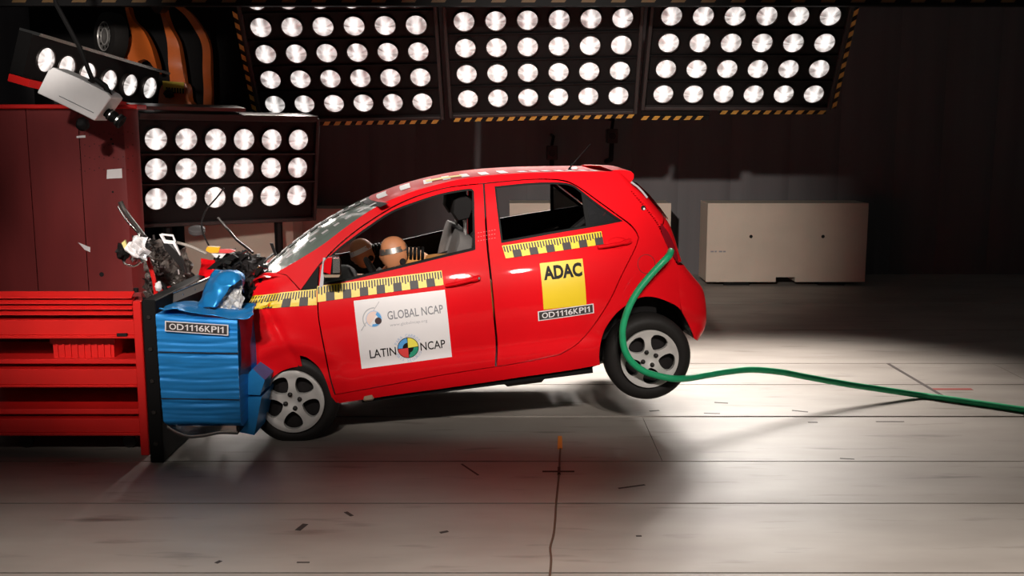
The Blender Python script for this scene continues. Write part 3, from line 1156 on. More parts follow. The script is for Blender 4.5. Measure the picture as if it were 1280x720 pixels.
# bare honeycomb showing in the tear
V, F = sheet([[bpt(264, 387, .10), bpt(280, 388, .10), bpt(303, 386, .12)],
              [bpt(272, 372, .13), bpt(286, 372, .13), bpt(305, 372, .14)],
              [bpt(282, 358, .18), bpt(293, 355, .18), bpt(303, 358, .18)],
              [bpt(290, 350, .22), bpt(297, 348, .22), bpt(302, 352, .22)]], 34, 34, .022, 45, 3.3)
mesh_obj('torn_honeycomb', V, F, honey_mat, br_, smooth=False)
# dark angle strip along the top, with holes
a, b = bpt(196, 375.5, .30), bpt(272, 344, .46)
d = (b - a)
MB().frame_box(a, d, Vector((0, .02, .0)), bpt(198, 386, .29) - a).build('angle_strip', tape_black, br_)
MB().frame_box(a + Vector((0, -.01, 0)), d * .86, Vector((0, .05, .006)), Vector((0, 0, .006))).build('angle_flange', chrome, br_)
for t_ in (.22, .42, .62, .82):
    c = a + d * t_ + Vector((0, -.004, -.03))
    MB().lathe([(0.001, -.004), (.007, -.004), (.009, 0), (.009, .004)], c, (0, 1, 0), 8).build('rivet', chrome, br_)
# bumper elements, cracked in two
for poly, dp, nm in (([(307, 470), (316, 461), (331, 475), (325, 494), (305, 493)], .5, 0), ([(305, 497), (327, 496), (318, 544), (298, 540)], .5, 1)):
    P_ = [bpt(u, v, .16) for u, v in poly]
    MB().prism(P_, (0, dp, 0)).build('bumper_element', blue_sheet, br_)
    e0, e1 = (bpt(305, 470, .155), bpt(302, 494, .155)) if nm == 0 else (bpt(303, 498, .155), bpt(297, 540, .155))
    MB().frame_box(e0 + Vector((-.012, 0, 0)), (.018, 0, 0), (0, dp, 0), e1 - e0).build('honeycomb_edge', kraft, br_)
# purple-dark side cladding beside the core
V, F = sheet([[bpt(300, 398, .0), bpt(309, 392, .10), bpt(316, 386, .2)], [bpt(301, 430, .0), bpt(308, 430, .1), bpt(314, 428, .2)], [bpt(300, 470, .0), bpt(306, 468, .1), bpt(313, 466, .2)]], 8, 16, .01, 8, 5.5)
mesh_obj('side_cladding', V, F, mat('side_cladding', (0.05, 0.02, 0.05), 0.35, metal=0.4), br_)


# number plate helper: frame, black field, white letters, on any mapper (s,t)->point
def number_plate(mapper, parent, body, name='number_plate', off=1.0):
    def patch(s0, s1, t0, t1, d, ns=12, nt_=4):
        V = [mapper(s0 + (s1 - s0) * i / ns, t0 + (t1 - t0) * j / nt_, d) for j in range(nt_ + 1) for i in range(ns + 1)]
        F = [(j * (ns + 1) + i, j * (ns + 1) + i + 1, (j + 1) * (ns + 1) + i + 1, (j + 1) * (ns + 1) + i) for j in range(nt_) for i in range(ns)]
        return V, F
    V, F = patch(0, 1, 0, 1, .002)
    pl = mesh_obj(name, V, F, white_film, parent)
    V, F = patch(.02, .98, .09, .91, .003)
    mesh_obj('black_field', V, F, tape_black, pl)
    V, F = plate_text(body)
    mesh_obj('lettering', [mapper(.07 + .86 * a, .21 + .58 * b, .0042) for a, b in V], F, white_film, pl, smooth=False)
    return pl


cs = [bpt(208, 400), bpt(287, 405), bpt(287, 418.5), bpt(208, 413)]
def bar_map(s, t, d):
    lo, hi = cs[3].lerp(cs[2], s), cs[0].lerp(cs[1], s)
    p = lo.lerp(hi, t)
    return Vector((p.x, -.024 - d, p.z))
number_plate(bar_map, br_, 'OD1116KPI1')

# ------------------------------------------------------------------ white high-speed camera at the left
hc = at(112, 122, 7.0)
ct = empty('high_speed_camera', hc)
tag(ct, 'white boxy high speed camera with black lens above the dark red wall', 'camera')
ct.rotation_euler = (0, 0, 0)
def cpt(u, v, dy=0.0):
    return at(u, v, 7.0 + dy) - hc
P_ = [cpt(66, 84), cpt(99, 98), cpt(134, 116), cpt(139, 122), cpt(118, 151), cpt(98, 141), cpt(46, 116), cpt(60, 88)]
o = MB().prism(P_, (0, .22, 0)).build('housing', camera_white, ct)
bv = o.modifiers.new('b', 'BEVEL'); bv.width = .008; bv.segments = 2
a, b = cpt(74, 120, -.002), cpt(117, 141, -.002)
MB().tube([a, b], .003, 6).build('housing_groove', ink_grey, ct)
ax = (cpt(150, 152) - cpt(128, 137)).normalized()
c0 = cpt(127, 136, .1)
MB().lathe([(.045, 0), (.045, .03), (.032, .03), (.032, .06), (.04, .06), (.04, .10), (.034, .10), (.034, .13), (.048, .13), (.048, .16), (.036, .158), (0.001, .13)], c0, ax, 20).build('lens', black_plastic, ct, smooth=True)
MB().lathe([(.049, .128), (.049, .14)], c0, ax, 20).lathe([(.041, .07), (.041, .08)], c0, ax, 20).build('lens_ring', chrome, ct)
MB().tube([cpt(113, 102, .1), cpt(120, 99, .05), cpt(132, 108, .05), cpt(137, 120, .05)], .02, 8).build('bracket', black_plastic, ct)
MB().tube([cpt(116, 101, .12), cpt(100, 60, .2), cpt(70, 5, .3), cpt(60, -40, .4)], .016, 8).build('mounting_arm', panel_black, ct)
MB().blob(cpt(103, 155, .1), .045, 2, .2).build('swivel', black_plastic, ct, smooth=True)

# ------------------------------------------------------------------ orange wreck on the ledge behind
YO = 12.2
oc = empty('orange_car', at(190, 139, YO))
tag(oc, 'stripped orange car wreck tipped up on a dark ledge above the lamps', 'car')
def opt(u, v, dy=0.0):
    return at(u, v, YO + dy) - oc.location
def oprism(name, pts, mt, dy=0.0, dep=.12, step=4.0):
    pts = [Vector((*p, 0)).to_2d() for p in pts]
    P_ = [opt(p.x, p.y, dy) for p in pts]
    V2, F2, lp = flat_fill([(p.x, p.z) for p in P_], [], .08)
    m = MB()
    bulge = lambda x, z: -0.02 * math.sin(x * 9) - 0.015 * math.sin(z * 13 + x * 3)
    m.add([(x, dy + bulge(x, z), z) for x, z in V2], F2)
    n = len(P_)
    m.add([(p.x, dy + bulge(p.x, p.z), p.z) for p in P_] + [(p.x, dy + dep, p.z) for p in P_], [(k, (k + 1) % n, (k + 1) % n + n, k + n) for k in range(n)])
    return m.build(name, mt, oc, smooth=True, sharp=40)
# wing with torn lower edge
oprism('wing', loop([(156, 8), (160, 30), (163, 44)], [(163, 44), (157, 52), (157, 62), (160, 72), (166, 80), (169, 82)], [(169, 82), (173, 76), (180, 74), (188, 78), (194, 88), (197, 92)], [(197, 92), (196, 80), (189, 58), (178, 38), (165, 24), (160, 8)], [(160, 8), (156, 8)], step=4), orange, 0, .15)
oprism('sill_panel', loop([(157, 62), (163, 76), (172, 90), (176, 92)], [(176, 92), (150, 92), (150, 80), (157, 62)], step=5), orange, .10, .1)
oprism('pillar', loop([(199, 8), (205, 30), (210, 60), (212, 88), (213, 104)], [(213, 104), (231, 104)], [(231, 104), (227, 76), (222, 52), (214, 36), (208, 20), (205, 8)], [(205, 8), (199, 8)], step=5), orange, .1, .14)
oprism('door_base', loop([(200, 112), (206, 104), (231, 104), (236, 126), (250, 137)], [(250, 137), (198, 137)], [(198, 137), (199, 124), (200, 112)], step=5), orange, .08, .2)
oprism('rear_pillar', loop([(218, 8), (232, 20), (244, 38), (251, 54), (253, 80), (254, 137)], [(254, 137), (264, 137)], [(264, 137), (263, 80), (261, 56), (254, 38), (240, 18), (228, 8)], [(228, 8), (218, 8)], step=5), orange, .5, .12)
MB().prism([opt(170, 8, .6), opt(262, 8, .6), opt(262, 138, .6), opt(150, 138, .6)], (0, .05, 0)).build('dark_cabin', interior_mat, oc)
# steel wheel
wn = Vector((-0.70, -0.71, 0.04)).normalized()
wc = opt(137, 46, -.15)
m = MB().lathe([(.15, .05), (.17, .075), (.22, .085), (.265, .06), (.275, 0), (.265, -.1), (.2, -.11)], wc, wn, 36)
m.build('tyre', tyre_mat, oc, smooth=True)
m = MB().lathe([(.165, .06), (.158, .068), (.150, .055), (.10, .03), (.095, .055), (.06, .06), (.03, .045), (0.001, .05)], wc, wn, 32)
m.build('rim', mat('steel_wheel_grey', (.16, .15, .14), .5), oc, smooth=True)
m = MB().lathe([(.097, .062), (.088, .066), (.084, .06)], wc, wn, 32).lathe([(.168, .062), (.160, .072), (.154, .062)], wc, wn, 32)
m.build('rim_ring', silver, oc, smooth=True)
e1 = wn.orthogonal().normalized(); e2_ = wn.cross(e1)
for k_ in range(10):
    a_ = 2 * math.pi * k_ / 10
    c = wc + (e1 * math.cos(a_) + e2_ * math.sin(a_)) * .126 + wn * .052
    MB().lathe([(.014, 0), (.016, .006), (.0005, .006)], c, wn, 10).build('vent_hole', ink_black, oc)
MB().lathe([(.18, -.08), (.19, .0), (.001, .03)], opt(197, -5, -.1), wn, 28).build('spare_hub', dark_metal, oc, smooth=True)
# scale tape scrap and black clip
m = MB()
cs2 = [opt(203, 101, .05), opt(230, 103, .05), opt(230, 117, .05), opt(204, 112, .05)]
m.prism(cs2, (0, .01, 0), 0)
for i in range(7):
    a = cs2[0].lerp(cs2[1], .15 + i * .125) + Vector((0, -.003, -.07)); 
    m.frame_box(a, (.02, 0, 0), (0, .004, 0), (0, 0, -.06 + .04 * (i < 2)), 1)
m.build('scale_tape', yellow, oc, mats=[mat('dull_yellow', (0.5, 0.36, 0.03), .5), ink_black])
MB().blob(opt(211, 117, .0), (.06, .03, .05), 5, .4).build('clip', ink_black, oc)
# ledge carrying the wreck
lg = empty('dark_ledge', (at(190, 139, YO).x, YO - .3, 0))
tag(lg, 'dark ledge with a pale steel edge under the orange wreck', 'ledge')
zl = at(190, 138.2, YO).z
w0, w1 = at(-20, 139, YO).x - lg.location.x, at(292, 139, YO).x - lg.location.x
MB().box(w0, w1, 0, 1.7, zl - .14, zl).build('deck', panel_black, lg)
MB().box(w0, w1 + .02, -.02, .0, zl - .04, zl - .005).build('edge_rail', dark_metal, lg)
MB().box(w0, w1 + .25, 1.62, 1.68, 0, 4.2).build('dark_backdrop', panel_black, lg)  # added black board, keeps the spot-lit wall behind the wreck dark
for xx in (w0 + .2, w0 + (w1 - w0) * .6, w1 - .2):
    MB().box(xx - .05, xx + .05, 1.2, 1.3, 0, zl - .14).build('post', panel_black, lg)

# ------------------------------------------------------------------ the red hatchback
car = empty('red_car', mat=CAR_M)
tag(car, 'red five-door hatchback with its crushed nose buried in the blue barrier', 'car')


def both(name, V, F, mt, parent=car, sharp=40, far=True):
    a = mesh_obj(name, V, F, mt, parent, sharp=sharp)
    b = None
    if far:
        V2, F2 = far_side(V, F)
        b = mesh_obj(name, V2, F2, mt, parent if parent is car else parent, sharp=sharp)
    return a, b


# outlines traced on the near flank
roof_rail = [(345, 341), (372, 325.5), (403, 306), (428, 287), (452, 270), (476, 255.5), (500, 245), (525, 236.5), (555, 228.5), (585, 222.5), (620, 218.5), (660, 216), (700, 215), (740, 214.5), (770, 214.5)]
hatch_S = [(770, 214.5), (782, 231), (795, 247), (810, 265), (821, 280), (829, 297), (836, 312), (846, 330)]
hatch_E = [(775, 213), (790, 229), (807, 244), (822, 262), (834, 277), (842, 297), (846.5, 313), (851, 328)]
bump_S = [(847, 331), (848, 345), (849, 360), (850, 374), (852, 388), (857, 398), (862, 408), (866, 417), (867.5, 423)]
bump_E = [(852, 329), (866, 346), (877, 360), (881, 377), (882, 393), (881.5, 402), (878.5, 411), (873, 419), (868.5, 424)]
arch = [(851, 387.5), (845, 382), (830, 375), (815, 371), (800, 372), (785, 380), (770, 392), (757, 410), (751, 427), (749, 445), (750, 456)]
sill_b = [(750, 456), (710, 463), (650, 471.5), (600, 479), (550, 486), (505, 492), (450, 500), (424, 504)]
door_b = [(418, 494), (450, 488.5), (505, 478.5), (550, 470), (600, 462), (650, 454.3), (700, 444)]
rd_rear = [(700, 444), (720, 432), (735, 417), (750, 397), (765, 372), (776, 348), (785, 330), (795, 310), (799, 297)]
gap_top = [(799, 297), (795, 288), (787, 279), (772, 268), (750, 252), (720, 231), (700, 224.3), (670, 223.3), (640, 225.3), (605, 228.7), (555, 234.8), (505, 251), (460, 277), (426, 303), (399, 330)]
fl_ = loop(roof_rail, hatch_S[:], [(846, 330), (847, 331), (848, 345), (849, 360), (850, 374), (851, 387.5)], arch, sill_b, [(424, 504), (418, 494)], door_b, rd_rear, gap_top, [(399, 330), (376, 362)], [(376, 362), (358, 343)], [(358, 343), (345, 341)])
V, F = skin(px_loop(fl_), [], thick=.03)
side_n, side_f = both('body_side', V, F, red_paint)

# doors
fd = loop([(398, 364), (400, 332)], [(400, 332), (427, 304.5), (461, 278.5), (506, 252.5), (555, 236.2), (603.5, 230.2)],
          [(603.5, 230.2), (607.5, 300), (612.5, 350), (616.5, 395), (619.5, 430), (618.5, 458)],
          [(618.5, 458), (600, 460.8), (550, 468.8), (505, 477.2), (450, 487.2), (419.5, 492.7)],
          [(419.5, 492.7), (413, 470), (407, 440), (402, 415), (398.5, 392), (398, 364)])
fw = loop([(404, 356.5), (430, 352.3), (470, 342.5), (510, 332.8), (550, 323), (590, 313.6)], [(590, 313.6), (594.3, 312)], [(594.3, 312), (592.7, 239)], [(592.7, 239), (590, 236), (585, 235.8), (555, 241), (525, 250), (490, 263.5), (460, 283), (426, 308), (410, 323), (403, 336)], [(403, 336), (403, 350), (404, 356.5)])
rd = loop([(606.2, 230.3), (610.2, 300), (615.2, 350), (619.2, 395), (622.2, 430), (621.3, 457.5)], [(621.3, 457.5), (650, 453), (699, 442.7)],
          [(699, 442.7), (719, 431), (733.8, 416), (748.8, 396), (763.6, 371.3), (774.6, 347.5), (783.6, 329.5), (793.5, 309.6), (797.6, 297)],
          [(797.6, 297), (794, 289.3), (786, 280.5), (771, 269.3), (749, 253.3), (719.5, 232.6), (699.5, 226), (670, 224.8), (640, 226.8), (606.2, 230.3)])
rw = loop([(626.5, 304), (690, 292.5), (750, 282.3), (779, 276.6)], [(779, 276.6), (750, 256.5), (725, 237), (717, 231.5), (708, 228.5)], [(708, 228.5), (690, 227.7), (660, 228.8), (618, 233)], [(618, 233), (622, 268), (626.5, 304)])
fd_l, fw_l, rd_l, rw_l = (px_loop(a) for a in (fd, fw, rd, rw))
V, F = skin(fd_l, [fw_l], thick=.035)
fdoor, fdoor_f = both('front_door', V, F, red_paint)
V, F = skin(rd_l, [rw_l], thick=.035)
rdoor, rdoor_f = both('rear_door', V, F, red_paint)
# black window seals
for dl, pn, pf in ((fw_l, fdoor, fdoor_f), (rw_l, rdoor, rdoor_f)):
    V, F = skin(inset(dl, -.002), [inset(dl, .013)], grid=.05, thick=.03, off=.004)
    mesh_obj('window_seal', V, F, black_trim, pn)
    V2, F2 = far_side(V, F)
    mesh_obj('window_seal', V2, F2, black_trim, pf)
# quarter-light bar and pane
bar_l = px_loop(loop([(726.5, 238), (731, 241)], [(731, 241), (738, 284)], [(738, 284), (733, 285)], [(733, 285), (726.5, 238)]))
V, F = skin(bar_l, [], grid=.05, thick=.02, off=.006)
mesh_obj('divider_bar', V, F, black_trim, rdoor)
V2, F2 = far_side(V, F); mesh_obj('divider_bar', V2, F2, black_trim, rdoor_f)
ql = px_loop(loop([(731, 241.5), (750, 256), (779, 276.6)], [(779, 276.6), (750, 282), (736, 285)], [(736, 285), (731, 241.5)]))
tint = mat('tinted_glass', (0.03, 0.03, 0.032), 0.06, trans=0.5)
V, F = skin(ql, [], grid=.06, thick=.004, off=.012)
mesh_obj('quarter_pane', V, F, tint, rdoor)
V2, F2 = far_side(V, F); mesh_obj('quarter_pane', V2, F2, tint, rdoor_f)

# dented wing
wing = loop([(345, 341.5), (332, 341), (324, 344.5), (318, 352), (315.5, 372)], [(315.5, 372), (316, 400), (318, 432), (320.5, 460), (327, 470), (336, 477)],
            [(336, 477), (343, 470), (352, 464), (363, 460), (377.5, 457.5)], [(377.5, 457.5), (374.5, 444.5)], [(374.5, 444.5), (383, 446.5), (395, 455.5), (403, 466), (409, 480), (413, 492), (417, 503)], [(417, 503), (423, 503.5)],
            [(423, 503.5), (417.5, 492), (411.3, 470), (405.3, 440), (400.4, 415), (397, 392), (396.4, 364)], [(396.4, 364), (375, 363.3)], [(375, 363.3), (357.5, 344)], [(357.5, 344), (345, 341.5)])
V, F = skin(px_loop(wing, W_dent), [], f=W_dent, grid=.022, thick=.02)
wing_n, _ = both('front_wing', V, F, red_paint, far=False)
# far wing, simpler and crushed
V, F = sheet([[(.22, 1.56, .62), (.0, 1.54, .68), (-.25, 1.48, .62)], [(.3, 1.59, .4), (.05, 1.6, .45), (-.3, 1.5, .4)], [(.35, 1.58, .2), (.2, 1.6, .3), (-.3, 1.5, .22)]], 14, 10, .02, 6, 2)
mesh_obj('front_wing', V, F, red_paint, car)
# black sail at the mirror foot
sl = px_loop(loop([(377, 362), (398.5, 331.5)], [(398.5, 331.5), (396.5, 362.5)], [(396.5, 362.5), (377, 362)]))
V, F = skin(sl, [], grid=.05, thick=.01, off=.002)
both('mirror_sail', V, F, black_plastic)

# ---------------- roof, windscreen, tailgate, bumper: swept across the car
rail_l = [near(p.x, p.y) for p in cr(roof_rail, 3)]


def rail3(k):
    x, z = rail_l[k]
    return Vector((x, W(x, z), z))


roof_start = min(range(len(rail_l)), key=lambda k: abs(rail_l[k][0] - near(480, 253)[0]))
sil = [car_pt(u, v, .8) for u, v in [(452, 251), (470, 244.5), (490, 237), (510, 230.5), (535, 225), (555, 221.5), (582, 218), (615, 215), (650, 213), (690, 212.3), (720, 212.2), (750, 212.6), (772, 213)]]
sx = [p.x for p in sil]; szz = [p.z for p in sil]


def swept(sections, ny=16):
    """sections: (near point Vector, centre point Vector); parabolic arc across, tangent outwards"""
    V, F = [], []
    for a, c in sections:
        for j in range(ny + 1):
            y = a.y + (WID - 2 * a.y) * j / ny
            t = (y - WID / 2) / (WID / 2 - a.y)
            k = 1 - abs(t) ** 2.4
            V.append(Vector((a.x + (c.x - a.x) * k, y, a.z + (c.z - a.z) * k)))
    n = ny + 1
    for i in range(len(sections) - 1):
        for j in range(ny):
            q = i * n + j
            F.append((q, q + n, q + n + 1, q + 1))
    return V, F


secs = []
for k in range(roof_start, len(rail_l)):
    a = rail3(k)
    zc = float(np.interp(a.x, sx, szz))
    secs.append((a, Vector((a.x - (.10 if k == roof_start else 0), .8, max(zc, a.z - .01)))))
# forward bow of the header
x0 = secs[0][0].x
for i, (a, c) in enumerate(secs):
    f = max(0, 1 - (a.x - x0) / .30)
    c.x = a.x - .09 * f
    c.z = max(float(np.interp(c.x, sx, szz)), a.z - .02)
V, F = swept(secs)
roof = mesh_obj('roof', V, F, red_paint, car)
V2 = [v + Vector((0, 0, -.03)) for v in V]
mesh_obj('headliner', V2, [tuple(reversed(f)) for f in F], interior_mat, car)
# windscreen
wsec = []
hdr = secs[0]
bot_a, bot_c = Vector((*near(349, 341)[:1], 0, near(349, 341)[1])), car_pt(330, 334, .8)
bot_a.y = W(bot_a.x, bot_a.z)
for i in range(19):
    t = i / 18
    k = roof_start * (1 - t) + 1 * t
    a = rail3(int(round(k))) if 0 < i < 18 else (rail3(roof_start) if i == 0 else bot_a)
    c = hdr[1].lerp(bot_c, t) + Vector((0, 0, .045 * math.sin(math.pi * t)))
    wsec.append((a, c))
V, F = swept(wsec)
ws = mesh_obj('windscreen', V, F, glass_mat, car)
# dashed white tape on the glass and roof
def surf(secs_, s, y):
    n = len(secs_) - 1
    k = min(int(s * n), n - 1)
    u = s * n - k
    pts = []
    for a, c in (secs_[k], secs_[k + 1]):
        t = (y - WID / 2) / (WID / 2 - a.y)
        kk = 1 - abs(t) ** 2.4
        pts.append(Vector((a.x + (c.x - a.x) * kk, y, a.z + (c.z - a.z) * kk)))
    return pts[0].lerp(pts[1], u)


def dashes(name, secs_, parent, s0, s1, y0, y1, n, lift, mt, duty=.5, rag=0.0, skew=0.0):
    for i in range(n):
        m = MB()
        a = s0 + (s1 - s0) * i / n
        b = a + (s1 - s0) / n * duty
        ja = random.uniform(-rag, rag)
        V, F = [], []
        for j in range(5):
            for k in range(5):
                yy = y0 + (y1 - y0) * j / 4 + ja
                V.append(surf(secs_, min(1, max(0, a + (b - a) * k / 4 + skew * j / 4)), yy) + Vector((0, 0, lift)))
        F = [(j * 5 + k, j * 5 + k + 1, j * 5 + k + 6, j * 5 + k + 5) for j in range(4) for k in range(4)]
        m.add(V, F)
        m.build(name, mt, parent, smooth=True)


dashes('white_tape', wsec, ws, .02, .98, .70, .82, 9, .006, white_film, .55)
dashes('white_tape', wsec, ws, .02, .98, .30, .34, 9, .006, white_film, .5)
dashes('black_tape', wsec, ws, .08, .98, .60, .70, 9, .005, ink_black, .7)
dashes('black_tape', wsec, ws, .0, .06, .15, .9, 2, .005, ink_black, 1.0)
dashes('white_tape', secs, roof, .02, .60, .45, .85, 7, .004, white_film, .42, .02, .01)
dashes('yellow_tape', secs, roof, .20, .36, .55, .75, 1, .006, yellow, 1.0)
dashes('white_tape', secs, roof, .60, .98, .42, .62, 7, .004, white_film, .6, .015)  # tape dashes that also stand in for the white glint along the roof
# wipers
m = MB()
p = [surf(wsec, .97, y) + Vector((-.02, 0, .02)) for y in (.35, .6, .9, 1.2)]
m.tube(p, .008, 6)
m.build('wiper', black_plastic, car)


def wrap(S, E, dy=.15, cx=.03, ny=16, f=W):
    """rear surface: rounds the corner from the flank line S to the outline E and crosses to the far side"""
    V, F = [], []
    prof = []
    for (su, sv), (eu, ev) in zip(cr(S, 3), cr_match(S, E, 3)):
        x, z = near(su, sv)
        a = Vector((x, W(x, z), z))
        b = car_pt(eu, ev, a.y + dy)
        row = []
        for k in range(ny + 1):
            t = k / ny * math.pi / 2
            row.append(Vector((a.x + (b.x - a.x) * math.sin(t), a.y + dy * (1 - math.cos(t)), a.z + (b.z - a.z) * math.sin(t))))
        for yy in (.4, .6, .8):
            if yy > row[-1].y + .03:
                row.append(Vector((b.x + cx * (yy - a.y - dy) / (.8 - a.y - dy), yy, b.z)))
        row2 = [Vector((r.x, WID - r.y, r.z)) for r in reversed(row[:-1])]
        prof.append(row + row2)
    n = len(prof[0])
    for r in prof:
        V += r
    for i in range(len(prof) - 1):
        for j in range(n - 1):
            q = i * n + j
            F.append((q, q + n, q + n + 1, q + 1))
    return V, F


def cr_match(S, E, step):
    """resample E with the same parameter as cr(S)"""
    out = []
    P = [Vector(p) for p in S]
    Q = [Vector(p) for p in E]
    for i in range(len(P) - 1):
        n = max(1, int((P[i + 1] - P[i]).length / step))
        q0 = Q[i - 1] if i else Q[0] * 2 - Q[1]
        q1, q2 = Q[i], Q[i + 1]
        q3 = Q[i + 2] if i + 2 < len(Q) else Q[-1] * 2 - Q[-2]
        for k in range(n):
            t = k / n
            out.append(0.5 * ((2 * q1) + (q2 - q0) * t + (2 * q0 - 5 * q1 + 4 * q2 - q3) * t * t + (3 * q1 - q0 - 3 * q2 + q3) * t**3))
    out.append(Q[-1])
    return out


V, F = wrap(hatch_S, hatch_E, .13, .02)
tail = mesh_obj('tailgate', V, F, red_paint, car)
V, F = wrap(bump_S, bump_E, .15, .03)
bumper = mesh_obj('rear_bumper', V, F, red_paint, car)
# rear screen on the tailgate
hs = [car_pt(u, v, .28) for u, v in ((791, 229), (806, 243), (821, 261), (831, 275))]
Vr, Fr = [], []
for p in hs:
    for j in range(9):
        yy = .28 + (WID - .56) * j / 8
        Vr.append(Vector((p.x + .028 + .012 * math.sin(math.pi * j / 8), yy, p.z)))
Fr = [(i * 9 + j, (i + 1) * 9 + j, (i + 1) * 9 + j + 1, i * 9 + j + 1) for i in range(3) for j in range(8)]
mesh_obj('rear_screen', Vr, Fr, tint, tail)
# dirt-white seal along the screen edge
pts = [car_pt(u, v, .25) for u, v in ((789, 227.5), (797, 233.5), (803, 239.5), (809, 247))]
MB().tube(pts, .007, 6).build('screen_seal', ink_pale, tail)
# roof spoiler
spo = [(764, 212.4), (772, 211.6), (781, 212.2), (788, 213.8), (791.3, 217), (791, 222), (787.5, 228), (779, 222), (771, 216)]
V0 = [car_pt(u, v, .36) for u, v in spo]
V1 = [Vector((p.x + .02, .8, p.z + .01)) for p in V0]
V2 = [Vector((p.x, WID - .36, p.z)) for p in V0]
n = len(spo)
Vs = [Vector((p.x - .01, .30, p.z)) for p in V0] + V0 + V1 + V2 + [Vector((p.x - .01, WID - .30, p.z)) for p in V0]
Fs = [tuple(range(n)), tuple(reversed(range(4 * n, 5 * n)))]
for i in range(4):
    Fs += [(i * n + k, i * n + (k + 1) % n, (i + 1) * n + (k + 1) % n, (i + 1) * n + k) for k in range(n)]
mesh_obj('spoiler', Vs, [tuple(reversed(f)) for f in Fs], red_paint, car, sharp=40)
# tail lamps
tl = px_loop(loop([(826, 279), (834, 289), (841, 303), (846, 318), (848, 330)], [(848, 330), (842, 322), (834, 308), (828, 294), (825, 283), (826, 279)]))
V, F = skin(tl, [], grid=.03, thick=.05, off=-.010)
both('tail_lamp', V, F, tail_mat)
# fuel flap, hinge cap and bolt
def ring_on(u, v, r, w, mt, name, off=-.002, parent=car):
    x, z = near(u, v)
    V, F = [], []
    nn = 28
    for k in range(nn):
        a = 2 * math.pi * k / nn
        for rr in (r - w, r):
            xx, zz = x + rr * math.cos(a), z + rr * math.sin(a)
            V.append(Vector((xx, W(xx, zz) + off, zz)))
    F = [(2 * k, 2 * k + 1, 2 * ((k + 1) % nn) + 1, 2 * ((k + 1) % nn)) for k in range(nn)]
    return mesh_obj(name, V, F, mt, parent)


ring_on(808, 330, .062, .004, mat('paint_gap', (0.20, 0.004, 0.005), .5), 'fuel_flap', -.0015)
ring_on(804, 260, .016, .0155, ink_black, 'target_dot', -.002)
ring_on(805, 261, .007, .0065, white_film, 'target_dot', -.003)

# underbody, wheel wells and cabin tub
def well(wx, wz, r, w):
    m = MB()
    nn = 18
    V, F = [], []
    for k in range(nn + 1):
        a = math.pi * (.085 + .93 * k / nn)
        for yy in (.02, w):
            V.append(Vector((wx + r * math.cos(a), yy, wz + r * math.sin(a))))
    F = [(2 * k, 2 * k + 1, 2 * k + 3, 2 * k + 2) for k in range(nn)]
    m.add(V, F)
    m.add([V[2 * k + 1] for k in range(nn + 1)], [tuple(range(nn + 1))])
    return m


for wx, r in ((0.03, .35), (2.29, .39)):
    m = well(wx, -.0 if wx < 1 else -.01, r, .34)
    if wx > 1:
        m = MB()
        lp = [near(p.x, p.y) for p in cr([(867.5, 423), (866, 417), (862, 408), (857, 398)] + arch, 4)]
        n = len(lp)
        m.add([Vector((x, W(x, z) + .02, z)) for x, z in lp] + [Vector((x, .36, z)) for x, z in lp], [(k, k + n, k + n + 1, k + 1) for k in range(n - 1)])
        m.add([Vector((x, .36, z)) for x, z in lp], [tuple(range(n))])
    # follow W: keep the outer lip just behind the flank
    m.build('wheel_well', black_trim, car)
    V2, F2 = far_side(m.v, m.f)
    mesh_obj('wheel_well', V2, F2, black_trim, car)
tub = MB()
tub.box(.42, 1.93, .07, WID - .07, -.085, .02)
tub.box(1.93, 2.55, .36, WID - .36, -.06, .10)
tub.box(-.2, .42, .36, WID - .36, -.04, .12)
tub.build('floor_pan', black_plastic, car)
m = MB()
m.tube([(1.62, .3, -.09), (1.9, .3, -.10), (2.25, .55, -.08), (2.55, .55, -.05)], .028, 8)
m.build('exhaust_pipe', dark_metal, car)
MB().tube([(2.29, .1, -.02), (2.29, WID - .1, -.02)], .04, 10).build('rear_axle', dark_metal, car)
MB().tube([(.0, .1, .0), (.0, WID - .1, .0)], .035, 10).build('front_axle', dark_metal, car)
MB().box(1.35, 1.62, .15, .42, -.13, -.08, bev=.02).build('silencer', dark_metal, car)
MB().box(.43, .50, .03, .2, -.07, .0, bev=.01).build('jack_point', kraft, car)
# inner trims
for lp, hl_, pn, pf in ((fd_l, fw_l, fdoor, fdoor_f), (rd_l, rw_l, rdoor, rdoor_f)):
    V, F = skin(inset(lp, .004), [inset(hl_, -.004)], grid=.08, thick=.004, off=.04)
    mesh_obj('door_lining', V, F, interior_mat, pn)
    V2, F2 = far_side(V, F)
    mesh_obj('door_lining', V2, F2, interior_mat, pf)
V, F = skin(inset(px_loop(fl_), .003), [], grid=.08, thick=.004, off=.034)
both('side_lining', V, F, interior_mat)
MB().box(1.95, 2.42, .20, WID - .2, .10, .52).build('boot_box', interior_mat, car)
V, F = sheet([[(.28, .12, .55), (.22, .5, .64), (.22, 1.1, .64), (.28, 1.48, .55)], [(.45, .12, .58), (.42, .5, .66), (.42, 1.1, .66), (.45, 1.48, .58)], [(.50, .12, .25), (.5, .5, .3), (.5, 1.1, .3), (.50, 1.48, .25)]], 16, 12, .015, 5, 6)
mesh_obj('dashboard', V, F, interior_mat, car)
# steering wheel with burst airbag
c = Vector((.62, .42, .62))
ax = Vector((1, 0, .45)).normalized()
e1 = ax.orthogonal().normalized(); e2_ = ax.cross(e1)
MB().tube([c + (e1 * math.cos(2 * math.pi * k / 24) + e2_ * math.sin(2 * math.pi * k / 24)) * .18 for k in range(25)], .016, 8).build('steering_wheel', black_plastic, car, smooth=True)
MB().blob(c + Vector((.03, 0, -.05)), (.07, .16, .14), 3, .3).build('airbag', seat_mat, car, smooth=True)


